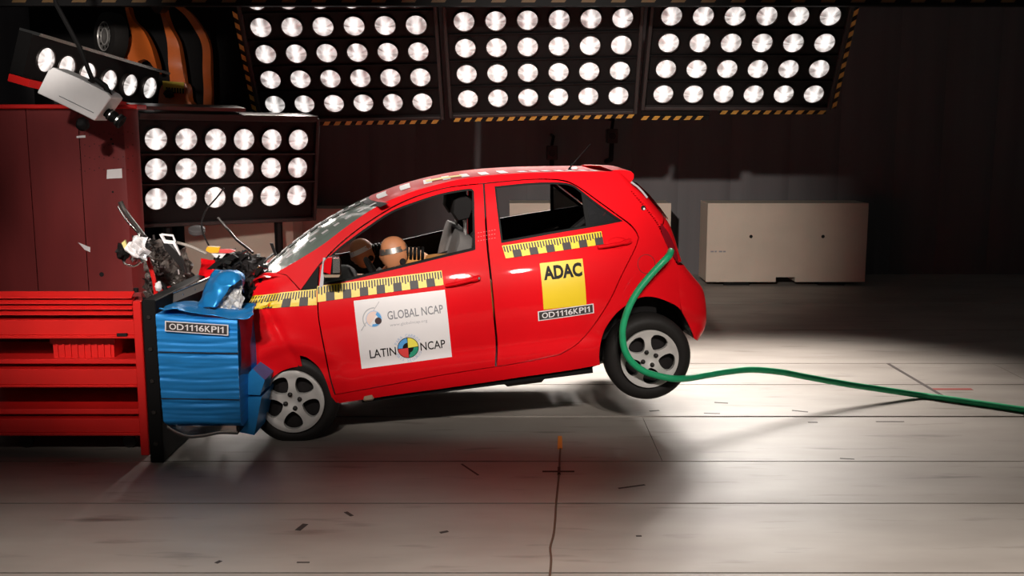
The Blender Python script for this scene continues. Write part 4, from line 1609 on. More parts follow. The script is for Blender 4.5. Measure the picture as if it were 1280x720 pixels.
def rounded_slab(pts, y0, y1, name, mt, parent=car):
    """side profile pts (x,z) pushed across the car, edges rounded"""
    m = MB()
    lp = [Vector(p) for p in cr(list(pts) + [pts[0]], .05)][:-1]
    n = len(lp)
    cen = sum(lp, Vector((0, 0))) / n
    V = []
    ys = [y0, y0 + .02, y0 + .06, y1 - .06, y1 - .02, y1]
    ks = [.86, .95, 1, 1, .95, .86]
    for yy, k in zip(ys, ks):
        V += [Vector((cen.x + (p.x - cen.x) * k, yy, cen.y + (p.y - cen.y) * k)) for p in lp]
    F = []
    for i in range(5):
        F += [(i * n + k, i * n + (k + 1) % n, (i + 1) * n + (k + 1) % n, (i + 1) * n + k) for k in range(n)]
    F += [tuple(reversed(range(n))), tuple(range(5 * n, 6 * n))]
    m.add(V, F)
    return m.build(name, mt, parent, smooth=True, sharp=50)


SX = -.33
for (ya, yb) in ((.22, .70), (.90, 1.38)):
    rounded_slab([(a + SX, b) for a, b in ((1.22, .10), (1.40, .12), (1.52, .55), (1.58, .86), (1.50, .90), (1.38, .60), (1.28, .32))], ya, yb, 'seat_back', seat_mat)
    rounded_slab([(a + SX + .1, b) for a, b in ((.86, .12), (1.30, .10), (1.34, .24), (1.10, .27), (.88, .28))], ya, yb, 'seat_cushion', seat_mat)
    rounded_slab([(a + SX, b) for a, b in ((1.50, .97), (1.58, .98), (1.62, 1.10), (1.56, 1.16), (1.49, 1.12), (1.47, 1.03))], ya + .12, yb - .12, 'headrest', interior_mat)
    for yy in (ya + .19, yb - .19):
        MB().tube([(1.55 + SX, yy, .86), (1.56 + SX, yy, 1.0)], .007, 6).build('headrest_rod', chrome, car)
rounded_slab([(1.98, .10), (2.10, .12), (2.25, .60), (2.18, .78), (2.08, .66), (2.02, .35)], .2, 1.4, 'rear_seat', interior_mat)
# belts and a bright bar seen through the cabin
MB().frame_box((1.05, .62, .66), (.38, -.1, .34), (0, .045, 0), (.012, 0, -.02)).build('seat_belt', ink_black, car)
MB().tube([(1.0, .8, .70), (1.32, .8, .76)], .012, 6).build('sensor_bar', chrome, car)
MB().tube([(1.62, 1.3, .66), (2.0, 1.3, .76)], .014, 6).build('sensor_bar', chrome, car)
MB().tube([(1.75, .6, .60), (1.95, .6, .78), (2.1, .6, .88)], .03, 8).build('data_box_strut', black_plastic, car)
MB().frame_box((1.62, .45, .60), (.42, .0, .05), (0, .25, 0), (0, 0, .10)).build('data_box', mat('pink_cover', (.35, .20, .22), .7), car)

# ---------------- wheels
def hub_y(r):
    return -.012 + .018 * math.exp(-(r / .05) ** 2) - .010 * math.exp(-((r - .185) / .02) ** 2)


def wheel(cx, cz, yo, R_t, R_r, ang, steer, side, lean=0.0):
    root_m = Matrix.Translation(Vector((cx, yo, cz))) @ Matrix.Rotation(steer, 4, 'Z') @ Matrix.Rotation(lean, 4, 'X')
    if side:
        root_m = root_m @ Matrix.Rotation(math.pi, 4, 'Z')
    prof = [(R_r - .02, .06), (R_r - .004, .012), (R_r + .006, .004), (R_r + .03, -.006), (R_t - .035, -.004), (R_t - .012, .012), (R_t, .035), (R_t + .001, .09), (R_t, .15), (R_t - .02, .17), (R_r + .02, .178), (R_r - .02, .15)]
    ty = MB().lathe(prof, (0, 0, 0), (0, 1, 0), 56)
    w = mesh_obj('wheel', [root_m @ v for v in ty.v], ty.f, tyre_mat, car, sharp=60)
    # hub cap with five openings
    outer = [(R_r * math.cos(2 * math.pi * k / 60), R_r * math.sin(2 * math.pi * k / 60)) for k in range(60)]
    holes = []
    for i in range(5):
        a0 = ang + i * 2 * math.pi / 5
        pl = []
        for rr, da in ((.064, -.14), (.080, -.34), (.108, -.44), (.138, -.43), (.157, -.34), (.166, -.17), (.168, 0), (.166, .17), (.157, .34), (.138, .43), (.108, .44), (.080, .34), (.064, .14), (.061, 0)):
            pl.append((rr * R_r / .19 * math.cos(a0 + da), rr * R_r / .19 * math.sin(a0 + da)))
        pl = [tuple(p) for p in cr([Vector(p) for p in pl] + [Vector(pl[0])], .012)][:-1]
        holes.append(pl)
    vs, tris, loops = flat_fill(outer, holes, .02)
    V = [root_m @ Vector((x, hub_y(math.hypot(x, z)), z)) for x, z in vs]
    F = list(tris)
    for k, lp in enumerate(loops):
        n, m_ = len(V), len(lp)
        for x, z in lp:
            y = hub_y(math.hypot(x, z))
            V += [root_m @ Vector((x, y, z)), root_m @ Vector((x, y + (.035 if k else .02), z))]
        for i in range(m_):
            a, b = n + 2 * i, n + 2 * ((i + 1) % m_)
            F.append((a, a + 1, b + 1, b))
    mesh_obj('hub_cap', V, F, silver, w, sharp=35)
    bk = MB().lathe([(0.001, .05), (R_r, .05)], (0, 0, 0), (0, 1, 0), 32)
    mesh_obj('brake_disc', [root_m @ v for v in bk.v], bk.f, ink_black, w)
    for i in range(4):
        a = ang + .15 + math.pi / 2 * i + math.pi / 4
        c = Vector((.047 * math.cos(a), 0, .047 * math.sin(a)))
        b = MB().lathe([(.016, .006), (.0155, -.013), (.011, -.016), (.0105, -.020), (0.0005, -.020)], c, (0, 1, 0), 8)
        mesh_obj('wheel_bolt', [root_m @ v for v in b.v], b.f, dark_metal, w)
    return w


rwc = car_pt(811.5, 448, .035)
wheel(rwc.x, rwc.z, .035, .285, .192, R(60 - 4), R(-3), 0)
fwc = car_pt(366, 501.5, .055)
wheel(fwc.x, fwc.z + .0, .055, .285, .200, R(49), R(-6), 0)
wheel(rwc.x, rwc.z, WID - .035, .285, .192, R(20), 0, 1)
wheel(-.05, .0, WID - .03, .280, .195, R(30), 0, 1)

# ---------------- mirror, handles, aerial
mc = [car_pt(u, v, -.10) for u, v in ((404, 342), (404.5, 327), (410, 320.5), (424, 320), (426.5, 326), (426.5, 343), (424, 346.5), (406, 346.5))]
m = MB()
nn = len(mc)
cen = sum(mc, Vector()) / nn
V = []
for dy, k in ((-.07, .80), (-.05, .94), (0, 1), (.05, .97), (.09, .7)):
    V += [cen + (p - cen) * k + Vector((0, dy, 0)) for p in mc]
F = [tuple(reversed(range(nn)))] + [tuple(range(4 * nn, 5 * nn))]
for i in range(4):
    F += [(i * nn + k, (i + 1) * nn + k, (i + 1) * nn + (k + 1) % nn, i * nn + (k + 1) % nn) for k in range(nn)]
m.add(V, F)
mir = m.build('side_mirror', black_plastic, fdoor, smooth=True, sharp=50)
capq = [car_pt(u, v, -.185) for u, v in ((404.5, 340), (405, 328), (409.5, 322.5), (415, 322), (413, 343))]
MB().prism(capq, (0, .05, 0)).build('mirror_cap', red_paint, mir)
gl = [car_pt(u, v, -.185) for u, v in ((416, 323), (424.5, 323), (425, 341), (416, 341.5))]
MB().prism(gl, (0, .03, 0)).build('mirror_glass', chrome, mir)
ft = [car_pt(u, v, -.18) for u, v in ((404, 343.5), (425, 343.5), (424, 346.5), (406, 347))]
MB().prism(ft, (0, .03, 0)).build('mirror_foot', kraft, mir)
# grey window guide behind the mirror
ga = [near(u, v) for u, v in ((399, 360), (402, 336), (404, 322), (407, 322), (405, 345), (404, 358))]
mesh_obj('window_guide', [Vector((x, W(x, z) - .004, z)) for x, z in ga], [(0, 1, 2, 3, 4, 5)], ink_pale, fdoor)


def handle(pa, pb, parent):
    a, b = near(*pa), near(*pb)
    m = MB()
    pts, rs = [], []
    for i in range(13):
        t = i / 12
        x, z = a[0] + (b[0] - a[0]) * t, a[1] + (b[1] - a[1]) * t
        lift = .004 + .030 * math.sin(math.pi * min(1, max(0, t * .92 + .06))) ** .5
        pts.append(Vector((x, W(x, z) - lift, z)))
        rs.append(.012 + .006 * (t > .8))
    m.tube(pts, rs, 10)
    h = m.build('door_handle', red_paint, parent, smooth=True)
    # scooped recess behind
    cx_, cz_ = (a[0] + b[0]) / 2 + .02, (a[1] + b[1]) / 2 + .004
    V, F = [], []
    for k in range(24):
        an = 2 * math.pi * k / 24
        for rr in (1.0, .86):
            x, z = cx_ + .07 * rr * math.cos(an), cz_ + .038 * rr * math.sin(an)
            V.append(Vector((x, W(x, z) - (.0015 if rr == 1 else .004), z)))
    F = [(2 * k, 2 * k + 1, 2 * ((k + 1) % 24) + 1, 2 * ((k + 1) % 24)) for k in range(24)]
    mesh_obj('handle_recess', V, F, red_paint, h)
    return h


h1 = handle((557, 356.5), (599, 346.8), fdoor)
x, z = near(598, 346.5)
MB().lathe([(0.001, -.004), (.008, -.003), (.009, 0)], (x, W(x, z) - .045, z), (0, 1, 0), 12).build('lock_barrel', chrome, h1)
handle((747, 308.5), (787, 301), rdoor)
p0 = car_pt(713, 211, .8)
m = MB().tube([p0 + Vector((0, 0, -.01)), p0 + Vector((.004, 0, .012))], [.022, .012], 10)
m.tube([p0 + Vector((0, 0, .012)), car_pt(738, 180, .8)], [.005, .003], 6)
m.build('aerial', black_plastic, roof)
MB().blob(p0 + Vector((.02, -.05, .004)), (.025, .02, .012), 1, .2).build('aerial_foot', white_film, roof)
# white scribble marks on the B pillar
m = MB()
for i in range(7):
    for j in range(3):
        x, z = near(598 + i * 3.4, 291 + j * 5 - i * .6)
        m.add([Vector((x + dx, W(x + dx, z + dz) - .002, z + dz)) for dx, dz in ((-.004, -.0015), (.004, -.0005), (.004, .0015), (-.004, .0005))], [(0, 1, 2, 3)])
m.build('chalk_marks', mat('pink_chalk', (.8, .30, .30), .7), fdoor)


# ---------------- stickers and tapes
def quad_map(c):
    """c: four picture corners tl, tr, br, bl on the flank"""
    q = [Vector(near(u, v)) for u, v in c]
    def f(s, t, d):
        p = q[3].lerp(q[2], s).lerp(q[0].lerp(q[1], s), t)
        return Vector((p.x, W(p.x, p.y) - d, p.y))
    return f


def patch(mp, s0, s1, t0, t1, d, ns=12, nt_=10):
    V = [mp(s0 + (s1 - s0) * i / ns, t0 + (t1 - t0) * j / nt_, d) for j in range(nt_ + 1) for i in range(ns + 1)]
    F = [(j * (ns + 1) + i, j * (ns + 1) + i + 1, (j + 1) * (ns + 1) + i + 1, (j + 1) * (ns + 1) + i) for j in range(nt_) for i in range(ns)]
    return V, F


def letters(mp, body, s0, s1, t0, t1, d, mt, parent, bold=0.0, name='lettering'):
    V, F, asp = text_mesh(body, bold)
    return mesh_obj(name, [mp(s0 + (s1 - s0) * a, t0 + (t1 - t0) * b, d) for a, b in V], F, mt, parent, smooth=False)


mp = quad_map([(442, 376), (556, 362), (565, 446), (452, 461)])
V, F = patch(mp, 0, 1, 0, 1, .0025, 28, 28)
st = mesh_obj('white_sticker', V, F, white_film, fdoor)
ASP = 1.34                                        # sticker width / height
letters(mp, 'GLOBAL NCAP', .345, .955, .672, .795, .004, ink_grey, st, .008)
letters(mp, 'www.globalncap.org', .36, .77, .56, .615, .004, ink_pale, st)
letters(mp, 'LATIN', .105, .395, .135, .262, .004, ink_black, st, .010)
letters(mp, 'NCAP', .665, .94, .150, .277, .004, ink_black, st, .010)


def sector(mp, cs_, ct_, r0, r1, a0, a1, d, mt, parent, name, n=16):
    V, F = [], []
    for k in range(n + 1):
        a = R(a0 + (a1 - a0) * k / n)
        for rr in (r0, r1):
            V.append(mp(cs_ + rr * math.cos(a) / ASP, ct_ + rr * math.sin(a), d))
    F = [(2 * k, 2 * k + 1, 2 * k + 3, 2 * k + 2) for k in range(n)]
    return mesh_obj(name, V, F, mt, parent, smooth=False)


C2 = (.53, .222)
sector(mp, *C2, 0, .158, 0, 360, .0036, ink_black, st, 'emblem_ring', 40)
for a0, mt_, inner in ((4, ink_yellow, 0), (94, ink_blue, .08), (184, ink_red, 0), (274, ink_green, .08)):
    sector(mp, *C2, inner, .148, a0 - 2, a0 + 84, .0046, mt_, st, 'emblem_quarter')


def arc_text(mp, body, cs_, ct_, r, a0, a1, h, d, mt, parent, outward=True):
    m = MB()
    n = len(body)
    for i, ch in enumerate(body):
        if ch == ' ': continue
        V, F, asp = text_mesh(ch)
        am = R(a0 + (a1 - a0) * (i + .5) / n)
        w_ = min(h * asp, abs(R(a1 - a0)) * r / n * .85)
        er = Vector((math.cos(am), math.sin(am))); et = Vector((math.sin(am), -math.cos(am)))
        if not outward:
            er, et = -er, -et
        P_ = []
        for a, b in V:
            q = Vector((math.cos(am), math.sin(am))) * r + et * (a - .5) * w_ + er * (b - .5) * h
            P_.append(mp(cs_ + q.x / ASP, ct_ + q.y, d))
        m.add(P_, F)
    m.build('arc_lettering', mt, parent)


arc_text(mp, 'PARA CARROS', *C2, .188, 160, 24, .044, .0055, ink_paleblue, st)
arc_text(mp, 'MAIS SEGUROS', *C2, .188, 202, 338, .044, .0055, ink_paleblue, st, False)
C1 = (.195, .712)
sector(mp, *C1, 0, .118, 0, 360, .0034, ink_paleblue, st, 'emblem_disc', 36)
sector(mp, *C1, 0, .108, 0, 360, .0040, white_film, st, 'emblem_disc', 36)
sector(mp, *C1, 0, .108, 48, 228, .0046, ink_skin, st, 'emblem_half')
sector(mp, C1[0] + .045, C1[1] - .035, 0, .05, 0, 360, .0050, mat('ink_dark_brown', (.06, .03, .03), .5), st, 'emblem_dot')
sector(mp, *C1, .062, .108, -20, 60, .0048, ink_blue, st, 'emblem_arc')
sector(mp, *C1, .075, .108, 250, 330, .0048, ink_blue, st, 'emblem_arc')
sector(mp, *C1, .150, .165, 80, 215, .0040, ink_pale, st, 'emblem_script')
a, b = (.04, .57), (.27, .95)
V = [mp(a[0], a[1], .0075), mp(a[0] + .012, a[1], .0075), mp(b[0] + .006, b[1], .0075), mp(b[0], b[1], .0075)]
mesh_obj('emblem_slash', V, [(0, 1, 2, 3)], ink_pale, st)

mp = quad_map([(674.5, 329), (728, 323), (733, 381), (679.5, 387)])
V, F = patch(mp, 0, 1, 0, 1, .0025, 8, 8)
ad = mesh_obj('yellow_sticker', V, F, yellow, rdoor)
letters(mp, 'ADAC', .06, .955, .63, .93, .004, ink_black, ad, .045)
mp = quad_map([(672, 389.3), (741.8, 379.3), (742.6, 391.3), (672.8, 401.3)])
number_plate(mp, rdoor, 'OD1116KPI1')


def scale_tape(corners, parent, cells, f=W, name='scale_tape', phase=0):
    q = [Vector(near(u, v, f)) for u, v in corners]
    def mpt(s, t, d):
        p = q[3].lerp(q[2], s).lerp(q[0].lerp(q[1], s), t)
        return Vector((p.x, f(p.x, p.y) - d, p.y))
    m = MB()
    V, F = [], []
    ns = cells * 4
    V = [mpt(i / ns, j / 4, .0035) for j in range(5) for i in range(ns + 1)]
    F = [(j * (ns + 1) + i, j * (ns + 1) + i + 1, (j + 1) * (ns + 1) + i + 1, (j + 1) * (ns + 1) + i) for j in range(4) for i in range(ns)]
    m.add(V, F, 0)
    for c in range(cells):
        s0, s1 = c / cells, (c + 1) / cells
        if (c + phase) % 2:
            V = [mpt(s0 + (s1 - s0) * i / 3, t, .005) for t in (0, .56) for i in range(4)]
            m.add(V, [(i, i + 1, i + 5, i + 4) for i in range(3)], 1)
        for k in range(3):
            a = s0 + (s1 - s0) * (k + .26) / 3
            b = a + (s1 - s0) * .5 / 3
            lo = .50 if k != 1 or (c + phase) % 2 else .42
            V = [mpt(a, lo, .0052), mpt(b, lo, .0052), mpt(b, .94, .0052), mpt(a, .94, .0052)]
            m.add(V, [(0, 1, 2, 3)], 1)
    return m.build(name, yellow, parent, mats=[yellow, tape_black])


scale_tape([(396.6, 357.5), (552, 338), (554.5, 356), (397, 377.5)], fdoor, 15)
scale_tape([(316.5, 369.5), (395.6, 361), (396, 381), (305.5, 388)], wing_n, 8, W_dent, phase=1)
scale_tape([(627.5, 307), (751.5, 289), (754.5, 305), (632, 323)], rdoor, 12)

# ---------------- crushed nose
V, F = sheet([[(.02, .08, .79), (-.02, .4, .80), (-.03, .8, .80), (-.02, 1.2, .80), (.02, 1.5, .77)],
              [(-.08, .06, .78), (-.12, .35, .77), (-.15, .8, .76), (-.12, 1.2, .76), (-.1, 1.52, .73)],
              [(-.16, .10, .72), (-.24, .4, .70), (-.28, .8, .70), (-.34, 1.2, .72), (-.3, 1.5, .68)],
              [(-.18, .20, .60), (-.36, .45, .66), (-.40, .8, .66), (-.50, 1.2, .70), (-.5, 1.5, .62)]], 26, 20, .03, 5, 3.1)
bon = mesh_obj('bonnet', V, F, red_paint, car)
V, F = sheet([[car_pt(241, 366, .75), car_pt(262, 362, .7), car_pt(280, 352, .7)],
              [car_pt(246, 345, .75), car_pt(262, 340, .7), car_pt(278, 335, .7)],
              [car_pt(252, 322, .80), car_pt(264, 326, .75), car_pt(284, 328, .7)]], 14, 14, .035, 10, 7)
mesh_obj('torn_bonnet_edge', V, F, red_paint, bon)
m = MB()
for i, (u, v, y, r) in enumerate([(285, 325, .35, .07), (300, 328, .30, .08), (315, 330, .3, .07), (308, 345, .22, .06), (316, 356, .15, .05), (293, 336, .3, .07), (322, 334, .4, .06), (311, 366, .12, .05), (305, 380, .12, .05), (279, 333, .4, .05)]):
    p = car_pt(u, v, y)
    m.blob(p, (r, r * 1.6, r * .8), i, .9, 3.0, 14, 10)
m.build('crushed_front_end', mat('crushed_plastic', (.03, .026, .026), .4, var=.6, scale=30), car)
m = MB()
for i in range(26):
    u, v = random.uniform(272, 330), random.uniform(316, 372)
    p = car_pt(u, v, random.uniform(.02, .2))
    d = Vector((random.uniform(-1, 1), random.uniform(-.5, .5), random.uniform(-1, 1))).normalized()
    e_ = d.orthogonal()
    L = random.uniform(.02, .07)
    m.frame_box(p, d * L, e_ * random.uniform(.006, .02), d.cross(e_) * .004, i % 3)
m.build('broken_bits', dark_metal, car, mats=[dark_metal, ink_black, chrome]).__setitem__('kind', 'stuff')
for pts, r in (([(293, 331), (300, 327), (304, 333), (301, 340)], .010), ([(318, 345), (326, 350), (322, 360), (312, 366), (308, 378)], .012), ([(286, 330), (283, 338), (290, 346)], .009)):
    MB().tube(cr([car_pt(u, v, .1) for u, v in pts], .02), r, 7).build('engine_hose', black_plastic, car, smooth=True)
MB().prism([car_pt(u, v, .1) for u, v in ((258, 337), (270, 327), (291, 318), (297, 322), (277, 329), (268, 336))], (0, .05, 0)).build('bumper_strip', black_plastic, car)
MB().prism([car_pt(u, v, .2) for u, v in ((337, 304), (341, 304.5), (346, 319), (343, 320))], (0, .02, 0)).build('bent_bracket', ink_black, car)
MB().prism([car_pt(u, v, .15) for u, v in ((257, 313), (259, 308.5), (275, 309), (273, 316), (262, 316))], (0, .05, 0)).build('lamp_shard', mat('amber_plastic', (.85, .42, .02), .3), car)
MB().prism([car_pt(u, v, .15) for u, v in ((274, 312), (288, 312), (294, 314), (286, 316.5), (274, 316))], (0, .05, 0)).build('lamp_shard', ink_red, car)
MB().prism([car_pt(u, v, .14) for u, v in ((264, 317), (282, 317.5), (277, 323), (269, 322))], (0, .05, 0)).build('lamp_shard', white_film, car)

# ------------------------------------------------------------------ dummies
def dummy(label, c, s, y, face_lean, band):
    """c: head centre in the picture; y: place across the car"""
    hc_ = car_pt(*c, y)
    root = empty('crash_test_dummy', mat=CAR_M)
    tag(root, label, 'crash dummy', 'crash test dummies in the red car')
    m = MB()
    V, F = [], []
    nu, nv = 28, 22
    rot = Matrix.Rotation(face_lean, 3, 'Y')
    for j in range(nv + 1):
        t = math.pi * j / nv
        for i in range(nu):
            a = 2 * math.pi * i / nu
            d = Vector((math.sin(t) * math.cos(a), math.sin(t) * math.sin(a), math.cos(t)))
            r = Vector((.098, .078, .118)) * s
            q_ = 1 / (abs(d.x) ** 2.7 + abs(d.y) ** 2.7 + abs(d.z) ** 2.7) ** (1 / 2.7)
            p = Vector((d.x * r.x, d.y * r.y, d.z * r.z)) * (.55 + .45 * q_ * .95)
            # flatten the face (towards -x), chin and nose
            f = max(0, -d.x)
            p.x += .012 * s * f * f
            if d.x < -.5 and abs(d.y) < .45:
                p.x -= .018 * s * math.exp(-((d.z + .05) / .22) ** 2) * math.exp(-(d.y / .20) ** 2)      # nose
                p.x += .010 * s * math.exp(-((d.z - .28) / .14) ** 2) * math.exp(-((abs(d.y) - .26) / .12) ** 2)   # eye hollows
                p.x -= .006 * s * math.exp(-((d.z + .42) / .09) ** 2) * math.exp(-(d.y / .3) ** 2)     # lips
                p.x += .006 * s * math.exp(-((d.z + .52) / .05) ** 2)
            if d.z < -.3:
                p.x -= .022 * s * (-.3 - d.z)
                p.x *= 1 + .25 * (d.z + .3)
            V.append(hc_ + rot @ p)
    for j in range(nv):
        for i in range(nu):
            a, b = j * nu + i, j * nu + (i + 1) % nu
            F.append((a, a + nu, b + nu, b))
    hd = mesh_obj('head', V, F, dummy_skin, root)
    # skull-cap seam band
    V, F = [], []
    for k in range(33):
        a = 2 * math.pi * k / 32
        for zz in (.046, .010):
            sc_ = math.sqrt(max(0, 1 - (zz / .118) ** 2)) * 1.02
            V.append(hc_ + rot @ Vector((.098 * s * sc_ * math.cos(a) + .006 * s * max(0, -math.cos(a)) ** 2, .079 * s * sc_ * math.sin(a), zz * s)))
    F = [(2 * k, 2 * k + 1, 2 * k + 3, 2 * k + 2) for k in range(32)]
    mesh_obj('skull_band', V, F, band, hd)
    m = MB()
    e = hc_ + rot @ Vector((.045 * s, -.079 * s, -.055 * s))
    m.lathe([(0.001, -.006), (.018, -.006), (.022, 0), (.02, .01)], e, (0, 1, 0), 16)
    m.build('ear_target', ink_black, hd)
    # rubber neck of stacked discs, bent forward
    n0, n1 = hc_ + rot @ Vector((.085 * s, 0, -.015)), hc_ + rot @ Vector((.185 * s, 0, -.04))
    m = MB()
    for k in range(5):
        p = n0.lerp(n1, k / 4)
        ax_ = (n1 - n0).normalized()
        m.lathe([(.02, -.010), (.042, -.010), (.045, -.006), (.045, .004), (.042, .008), (.02, .008)], p, ax_, 18)
    m.build('neck', black_plastic, root, smooth=True)
    # torso with shoulders, leaning into the belt
    m = MB()
    n1 = n1 + Vector((0, 0, -.05))
    secs_ = [(n1 + Vector((.01, 0, -.01)), .05, .05), (n1 + Vector((.07, 0, -.03)), .14, .07), (n1 + Vector((.16, 0, -.06)), .20, .10), (n1 + Vector((.30, 0, -.18)), .18, .11), (n1 + Vector((.42, 0, -.34)), .17, .11), (n1 + Vector((.46, 0, -.42)), .10, .08)]
    V, F = [], []
    nn = 20
    for i, (p, wy, wz) in enumerate(secs_):
        d = (secs_[min(i + 1, 5)][0] - secs_[max(i - 1, 0)][0]).normalized()
        up_ = Vector((0, 1, 0)).cross(d).normalized()
        for k in range(nn):
            a = 2 * math.pi * k / nn
            V.append(p + Vector((0, wy * math.cos(a), 0)) + up_ * wz * math.sin(a))
    for i in range(5):
        for k in range(nn):
            a, b = i * nn + k, i * nn + (k + 1) % nn
            F.append((a, b, b + nn, a + nn))
    F += [tuple(reversed(range(nn))), tuple(range(5 * nn, 6 * nn))]
    mesh_obj('torso', V, F, dummy_cloth, root)
    # arms reaching to the dashboard, closed hands
    for sy in (-1, 1):
        sh = n1 + Vector((.10, sy * .19, -.05))
        el = sh + Vector((-.20, sy * .03, -.16))
        wr = el + Vector((-.22, -sy * .05, .04))
        m = MB()
        m.tube(cr([sh, sh.lerp(el, .5) + Vector((0, 0, -.01)), el, el.lerp(wr, .5), wr], .03), [.052, .052, .05, .048, .046, .044, .042, .042, .042, .04, .038, .036, .034, .032, .030, .028][:len(cr([sh, sh.lerp(el, .5) + Vector((0, 0, -.01)), el, el.lerp(wr, .5), wr], .03))] if False else .042, 10)
        arm = m.build('arm', dummy_skin, root, smooth=True)
        m = MB()
        m.blob(wr + Vector((-.04, 0, 0)), (.05, .024, .04), 1, .1)
        for f_ in range(4):
            b0_ = wr + Vector((-.075, 0, .028 - f_ * .018))
            m.tube([b0_, b0_ + Vector((-.03, .012, .0)), b0_ + Vector((-.035, .035, -.004)), b0_ + Vector((-.012, .042, -.004))], [.010, .0095, .009, .008], 8)
        m.tube([wr + Vector((-.03, 0, .03)), wr + Vector((-.06, .012, .045)), wr + Vector((-.085, .025, .04))], [.012, .011, .009], 8)
        m.build('hand', dummy_skin, arm, smooth=True)
    return root


dummy('tan crash dummy slumped forward in the near front seat', (492.5, 317), 1.0, .42, R(-6), dummy_metal)
dummy('smaller-looking tan crash dummy in the far front seat behind the other', (453, 316.5), .95, 1.12, R(-20), white_film)

# ------------------------------------------------------------------ green hose
hp = []
for (u, v, y) in [(838.5, 314, .04), (836, 320, -.03), (828, 328, -.05), (815, 342, -.05), (800, 360, -.055), (788, 380, -.06), (780, 402, -.06), (778, 420, -.06), (781, 438, -.06), (790, 453, -.06), (805, 464, -.06), (825, 470.5, -.06), (845, 473.5, -.06)]:
    hp.append(CAR_M @ car_pt(u, v, y))
for (u, v, Y) in [(862, 472.5, 6.68), (885, 468.5, 6.78), (910, 464.5, 6.88), (940, 462, 7.0), (975, 465, 7.1), (1010, 471.5, 7.2), (1060, 480.5, 7.3), (1110, 488, 7.38)]:
    hp.append(at(u, v, Y))
for (u, v) in [(1150, 494), (1181, 498), (1230, 505), (1285, 513), (1340, 520)]:
    hp.append(ground(u, v, .024))
hs_ = MB().tube(cr(hp, .03), .0225, 12).build('green_hose', hose_mat, None, smooth=True)
tag(hs_, 'green rubber hose looping from the car tail past the rear wheel over the floor', 'hose')
e = MB()

# ------------------------------------------------------------------ floor marks
tc_ = [ground(u, v, .004) for u, v in [(700.5, 561), (699.5, 575), (699, 590), (697, 610), (695, 632), (694, 650), (692, 668), (688, 684), (689, 700), (687, 722), (684, 745)]]
fc = MB().tube(cr(tc_, .02), .0055, 6).build('floor_cable', wire_brown, None, smooth=True)
tag(fc, 'thin brown cable lying on the floor and running towards the viewer', 'cable')
q_ = [ground(u, v, .001) for u, v in ((697, 561.5), (703, 561.5), (702.5, 546), (697.5, 546))]
tag(MB().prism(q_, (0, 0, .006)).build('orange_marker', orange_tape), 'short orange marker strip on the floor at the cable end', 'marker')
m = MB()
m.prism([ground(u, v, .0005) for u, v in ((678, 590.2), (718, 590.2), (718, 588.6), (678, 588.6))], (0, 0, .0015))
m.prism([ground(u, v, .0005) for u, v in ((697, 594), (700.5, 594), (700.5, 586), (697, 586))], (0, 0, .012))
tag(m.build('floor_cross_mark', ink_black), 'small dark cross mark on the floor under the brown cable', 'floor mark')
# strip on the floor at the right, and scuffs
def floor_line(name, label, cat, a, b, w, mt, kid=False):
    p, q = ground(*a, .0004), ground(*b, .0004)
    d = (q - p).normalized()
    e = Vector((-d.y, d.x, 0)) * w / 2
    o = MB().prism([p - e, q - e, q + e, p + e], (0, 0, .0012)).build(name, mt, fl if kid else None)
    if not kid:
        tag(o, label, cat)
    return o


floor_line('floor_tape', 'dark slanting tape line on the floor above the green hose', 'floor mark', (1110, 454.5), (1182, 497), .03, mat('dark_tape', (.06, .045, .04), .6))
floor_line('floor_tape', 'short red tape strip on the floor near the hose end', 'floor mark', (1166, 486.5), (1215, 486.5), .05, mat('red_floor_tape', (.30, .05, .04), .6))
scuff = mat('rubber_scuff', (.035, .028, .025), .7)
for a, b, w in (((773, 610.5), (806, 606), .016), ((577, 580), (598, 594), .012), ((372, 663), (382, 655), .03), ((371, 703), (387, 703), .012), ((893, 503), (910, 504), .02), ((990, 513), (1010, 515), .02), ((880, 516.5), (900, 517), .014),
                ((1010, 528), (1022, 528), .018), ((1095, 527), (1130, 527), .012), ((812, 514), (824, 513), .02), ((550, 666), (560, 664), .02), ((432, 640), (440, 645), .02), ((270, 704), (276, 701), .02), ((1050, 573), (1068, 574), .012), ((795, 670), (802, 670), .015)):
    floor_line('scuff_mark', '', '', a, b, w, scuff, True)

# ------------------------------------------------------------------ flying debris by the barrier
def dpt(u, v, dy=0.0):
    return at(u, v, 6.35 + dy)


t = empty('broken_headlamp', dpt(168, 312))
tag(t, 'smashed headlamp with white and black shell flying above the barrier plate', 'headlamp')
def hpt(u, v, dy=0.0):
    return dpt(u, v, dy) - t.location
MB().blob(hpt(174, 311), (.055, .07, .065), 3, 1.0, 4.5, 22, 16).build('reflector', chrome, t, smooth=True)
MB().blob(hpt(154, 314, -.02), (.035, .05, .05), 6, .6, 3).build('bulb_holder', ink_black, t, smooth=True)
V, F = sheet([[hpt(160, 301, -.06), hpt(172, 294, -.08), hpt(184, 298, -.06)], [hpt(158, 312, -.08), hpt(172, 312, -.1), hpt(187, 312, -.06)], [hpt(164, 322, -.06), hpt(174, 324, -.08), hpt(182, 324, -.05)]], 16, 16, .035, 22, 3)
mesh_obj('shell', V, F, white_film, t, smooth=False)
MB().prism([hpt(u, v, -.08) for u, v in ((152, 304), (156, 300), (158, 307), (155, 311))], (0, .02, 0)).build('indicator_bulb', mat('amber_bulb', (.7, .62, .25), .3), t)
MB().tube(cr([hpt(153, 322), hpt(156, 330), hpt(168, 333), hpt(176, 328)], .02), .008, 7).build('trim_ring', chrome, t, smooth=True)

